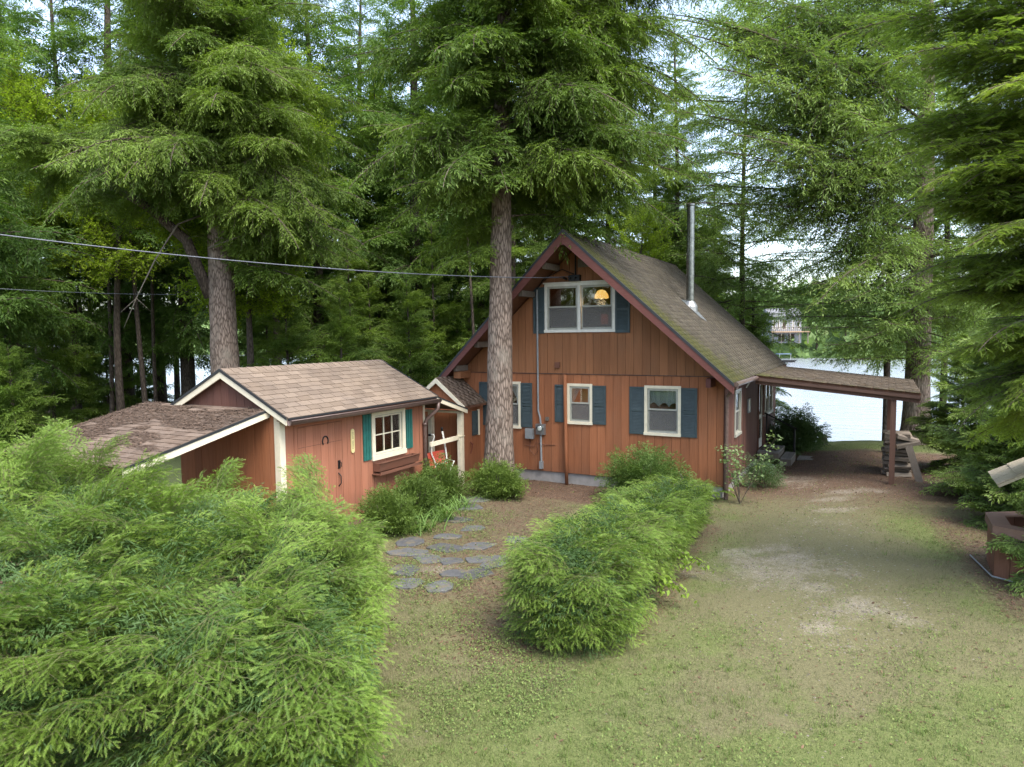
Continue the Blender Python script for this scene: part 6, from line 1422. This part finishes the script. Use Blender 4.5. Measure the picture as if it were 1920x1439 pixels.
def ww_(x, y):
    g, l, v = masks(x, y); c = fbm(x+3, y+8, 1.1, 3); c2 = fbm(x-5, y+2, 4.5, 2)
    area = np.where((x < .2) & (y < -7.6), 1.0, .35); area = np.where((x < -1.6) & (y > -7.8) & (y < -1.5), 1.6, area)
    return np.clip((c-.38)*2.4+(c2-.5)*1.6, 0, 1)*area*np.where((y > -.3) & (x < .3), 0, 1)*(1-.8*v)*np.where((x > -2.2) & (y > -7.4) & (x < .2), .2, 1)
x, y, r = scatter(70000, 2, ww_); n = len(x); z = on_ground(x, y)+r.uniform(.012, .055, n); th = r.uniform(0, 6.283, n); L = r.uniform(.005, .014, n); ti = r.normal(0, .4, (n, 2))
ex = np.stack([np.cos(th)*L, np.sin(th)*L, ti[:, 0]*L], 1); ey = np.stack([-np.sin(th)*L*.62, np.cos(th)*L*.62, ti[:, 1]*L], 1); c = np.stack([x, y, z], 1)
V = np.stack([c-ex, c-ex*.1+ey, c+ex, c-ex*.1-ey], 1).reshape(-1, 3)
gmix = r.random(n)[:, None]; colr = (1-gmix)*np.array([.12,.19,.052])+gmix*np.array([.205,.25,.08]); CC = np.repeat(np.concatenate([colr*r.uniform(.75, 1.2, n)[:, None], np.ones((n, 1))], 1), 4, 0)
tag(ob('weeds', npmesh('weeds', V, np.arange(4*n).reshape(-1, 4), M['grass'], attrs={'Col': CC})), kind='stuff')
def wp_(x, y):
    g, l, v = masks(x, y); return np.clip(1.5*v-.12, 0, 1)+.012
x, y, r = scatter(7000, 8, wp_); n = len(x); z = on_ground(x, y)-.002; th = r.uniform(0, 6.283, n); L = r.uniform(.006, .02, n)*r.uniform(.6, 1.3, n); c = np.stack([x, y, z], 1)
ring = [np.stack([np.cos(th+k*1.5708+.3*r.random(n))*L, np.sin(th+k*1.5708)*L*.8, 0*x], 1)+c for k in range(4)]
V = np.stack(ring+[c+np.stack([.2*L*r.normal(0,1,n), .2*L*r.normal(0,1,n), L*r.uniform(.4, .8, n)], 1)], 1).reshape(-1, 3); b = (np.arange(n)*5)[:, None]
F = np.concatenate([b+[0,1,4], b+[1,2,4], b+[2,3,4], b+[3,0,4]], 1).reshape(-1, 3)
CC = np.repeat(np.concatenate([np.array([.22,.195,.155])*r.uniform(.5, 1.3, n)[:, None], np.ones((n, 1))], 1), 5, 0)
tag(ob('gravel', npmesh('gravel', V, F, M['grass'], attrs={'Col': CC})), kind='stuff')
def wl_(x, y):
    g, l, v = masks(x, y); return np.clip(.035+1.05*l, 0, 1)*(1-.6*v)
x, y, r = scatter(60000, 3, wl_); n = len(x); z = on_ground(x, y)+r.uniform(.002, .015, n); th = r.uniform(0, 6.283, n); L = r.uniform(.008, .03, n); wd = L*r.uniform(.10, .5, n); ti = r.normal(0, .25, n)
ex = np.stack([np.cos(th)*L, np.sin(th)*L, ti*L], 1); ey = np.stack([-np.sin(th)*wd, np.cos(th)*wd, ti*wd], 1); c = np.stack([x, y, z], 1)
V = np.stack([c-ex, c+ey, c+ex, c-ey], 1).reshape(-1, 3); gmix = r.random(n)[:, None]; colr = (1-gmix)*np.array([.075,.042,.030])+gmix*np.array([.26,.165,.105])
CC = np.repeat(np.concatenate([colr, np.ones((n, 1))], 1), 4, 0)
tag(ob('leaf_litter', npmesh('leaf_litter', V, np.arange(4*n).reshape(-1, 4), M['grass'], attrs={'Col': CC})), kind='stuff')
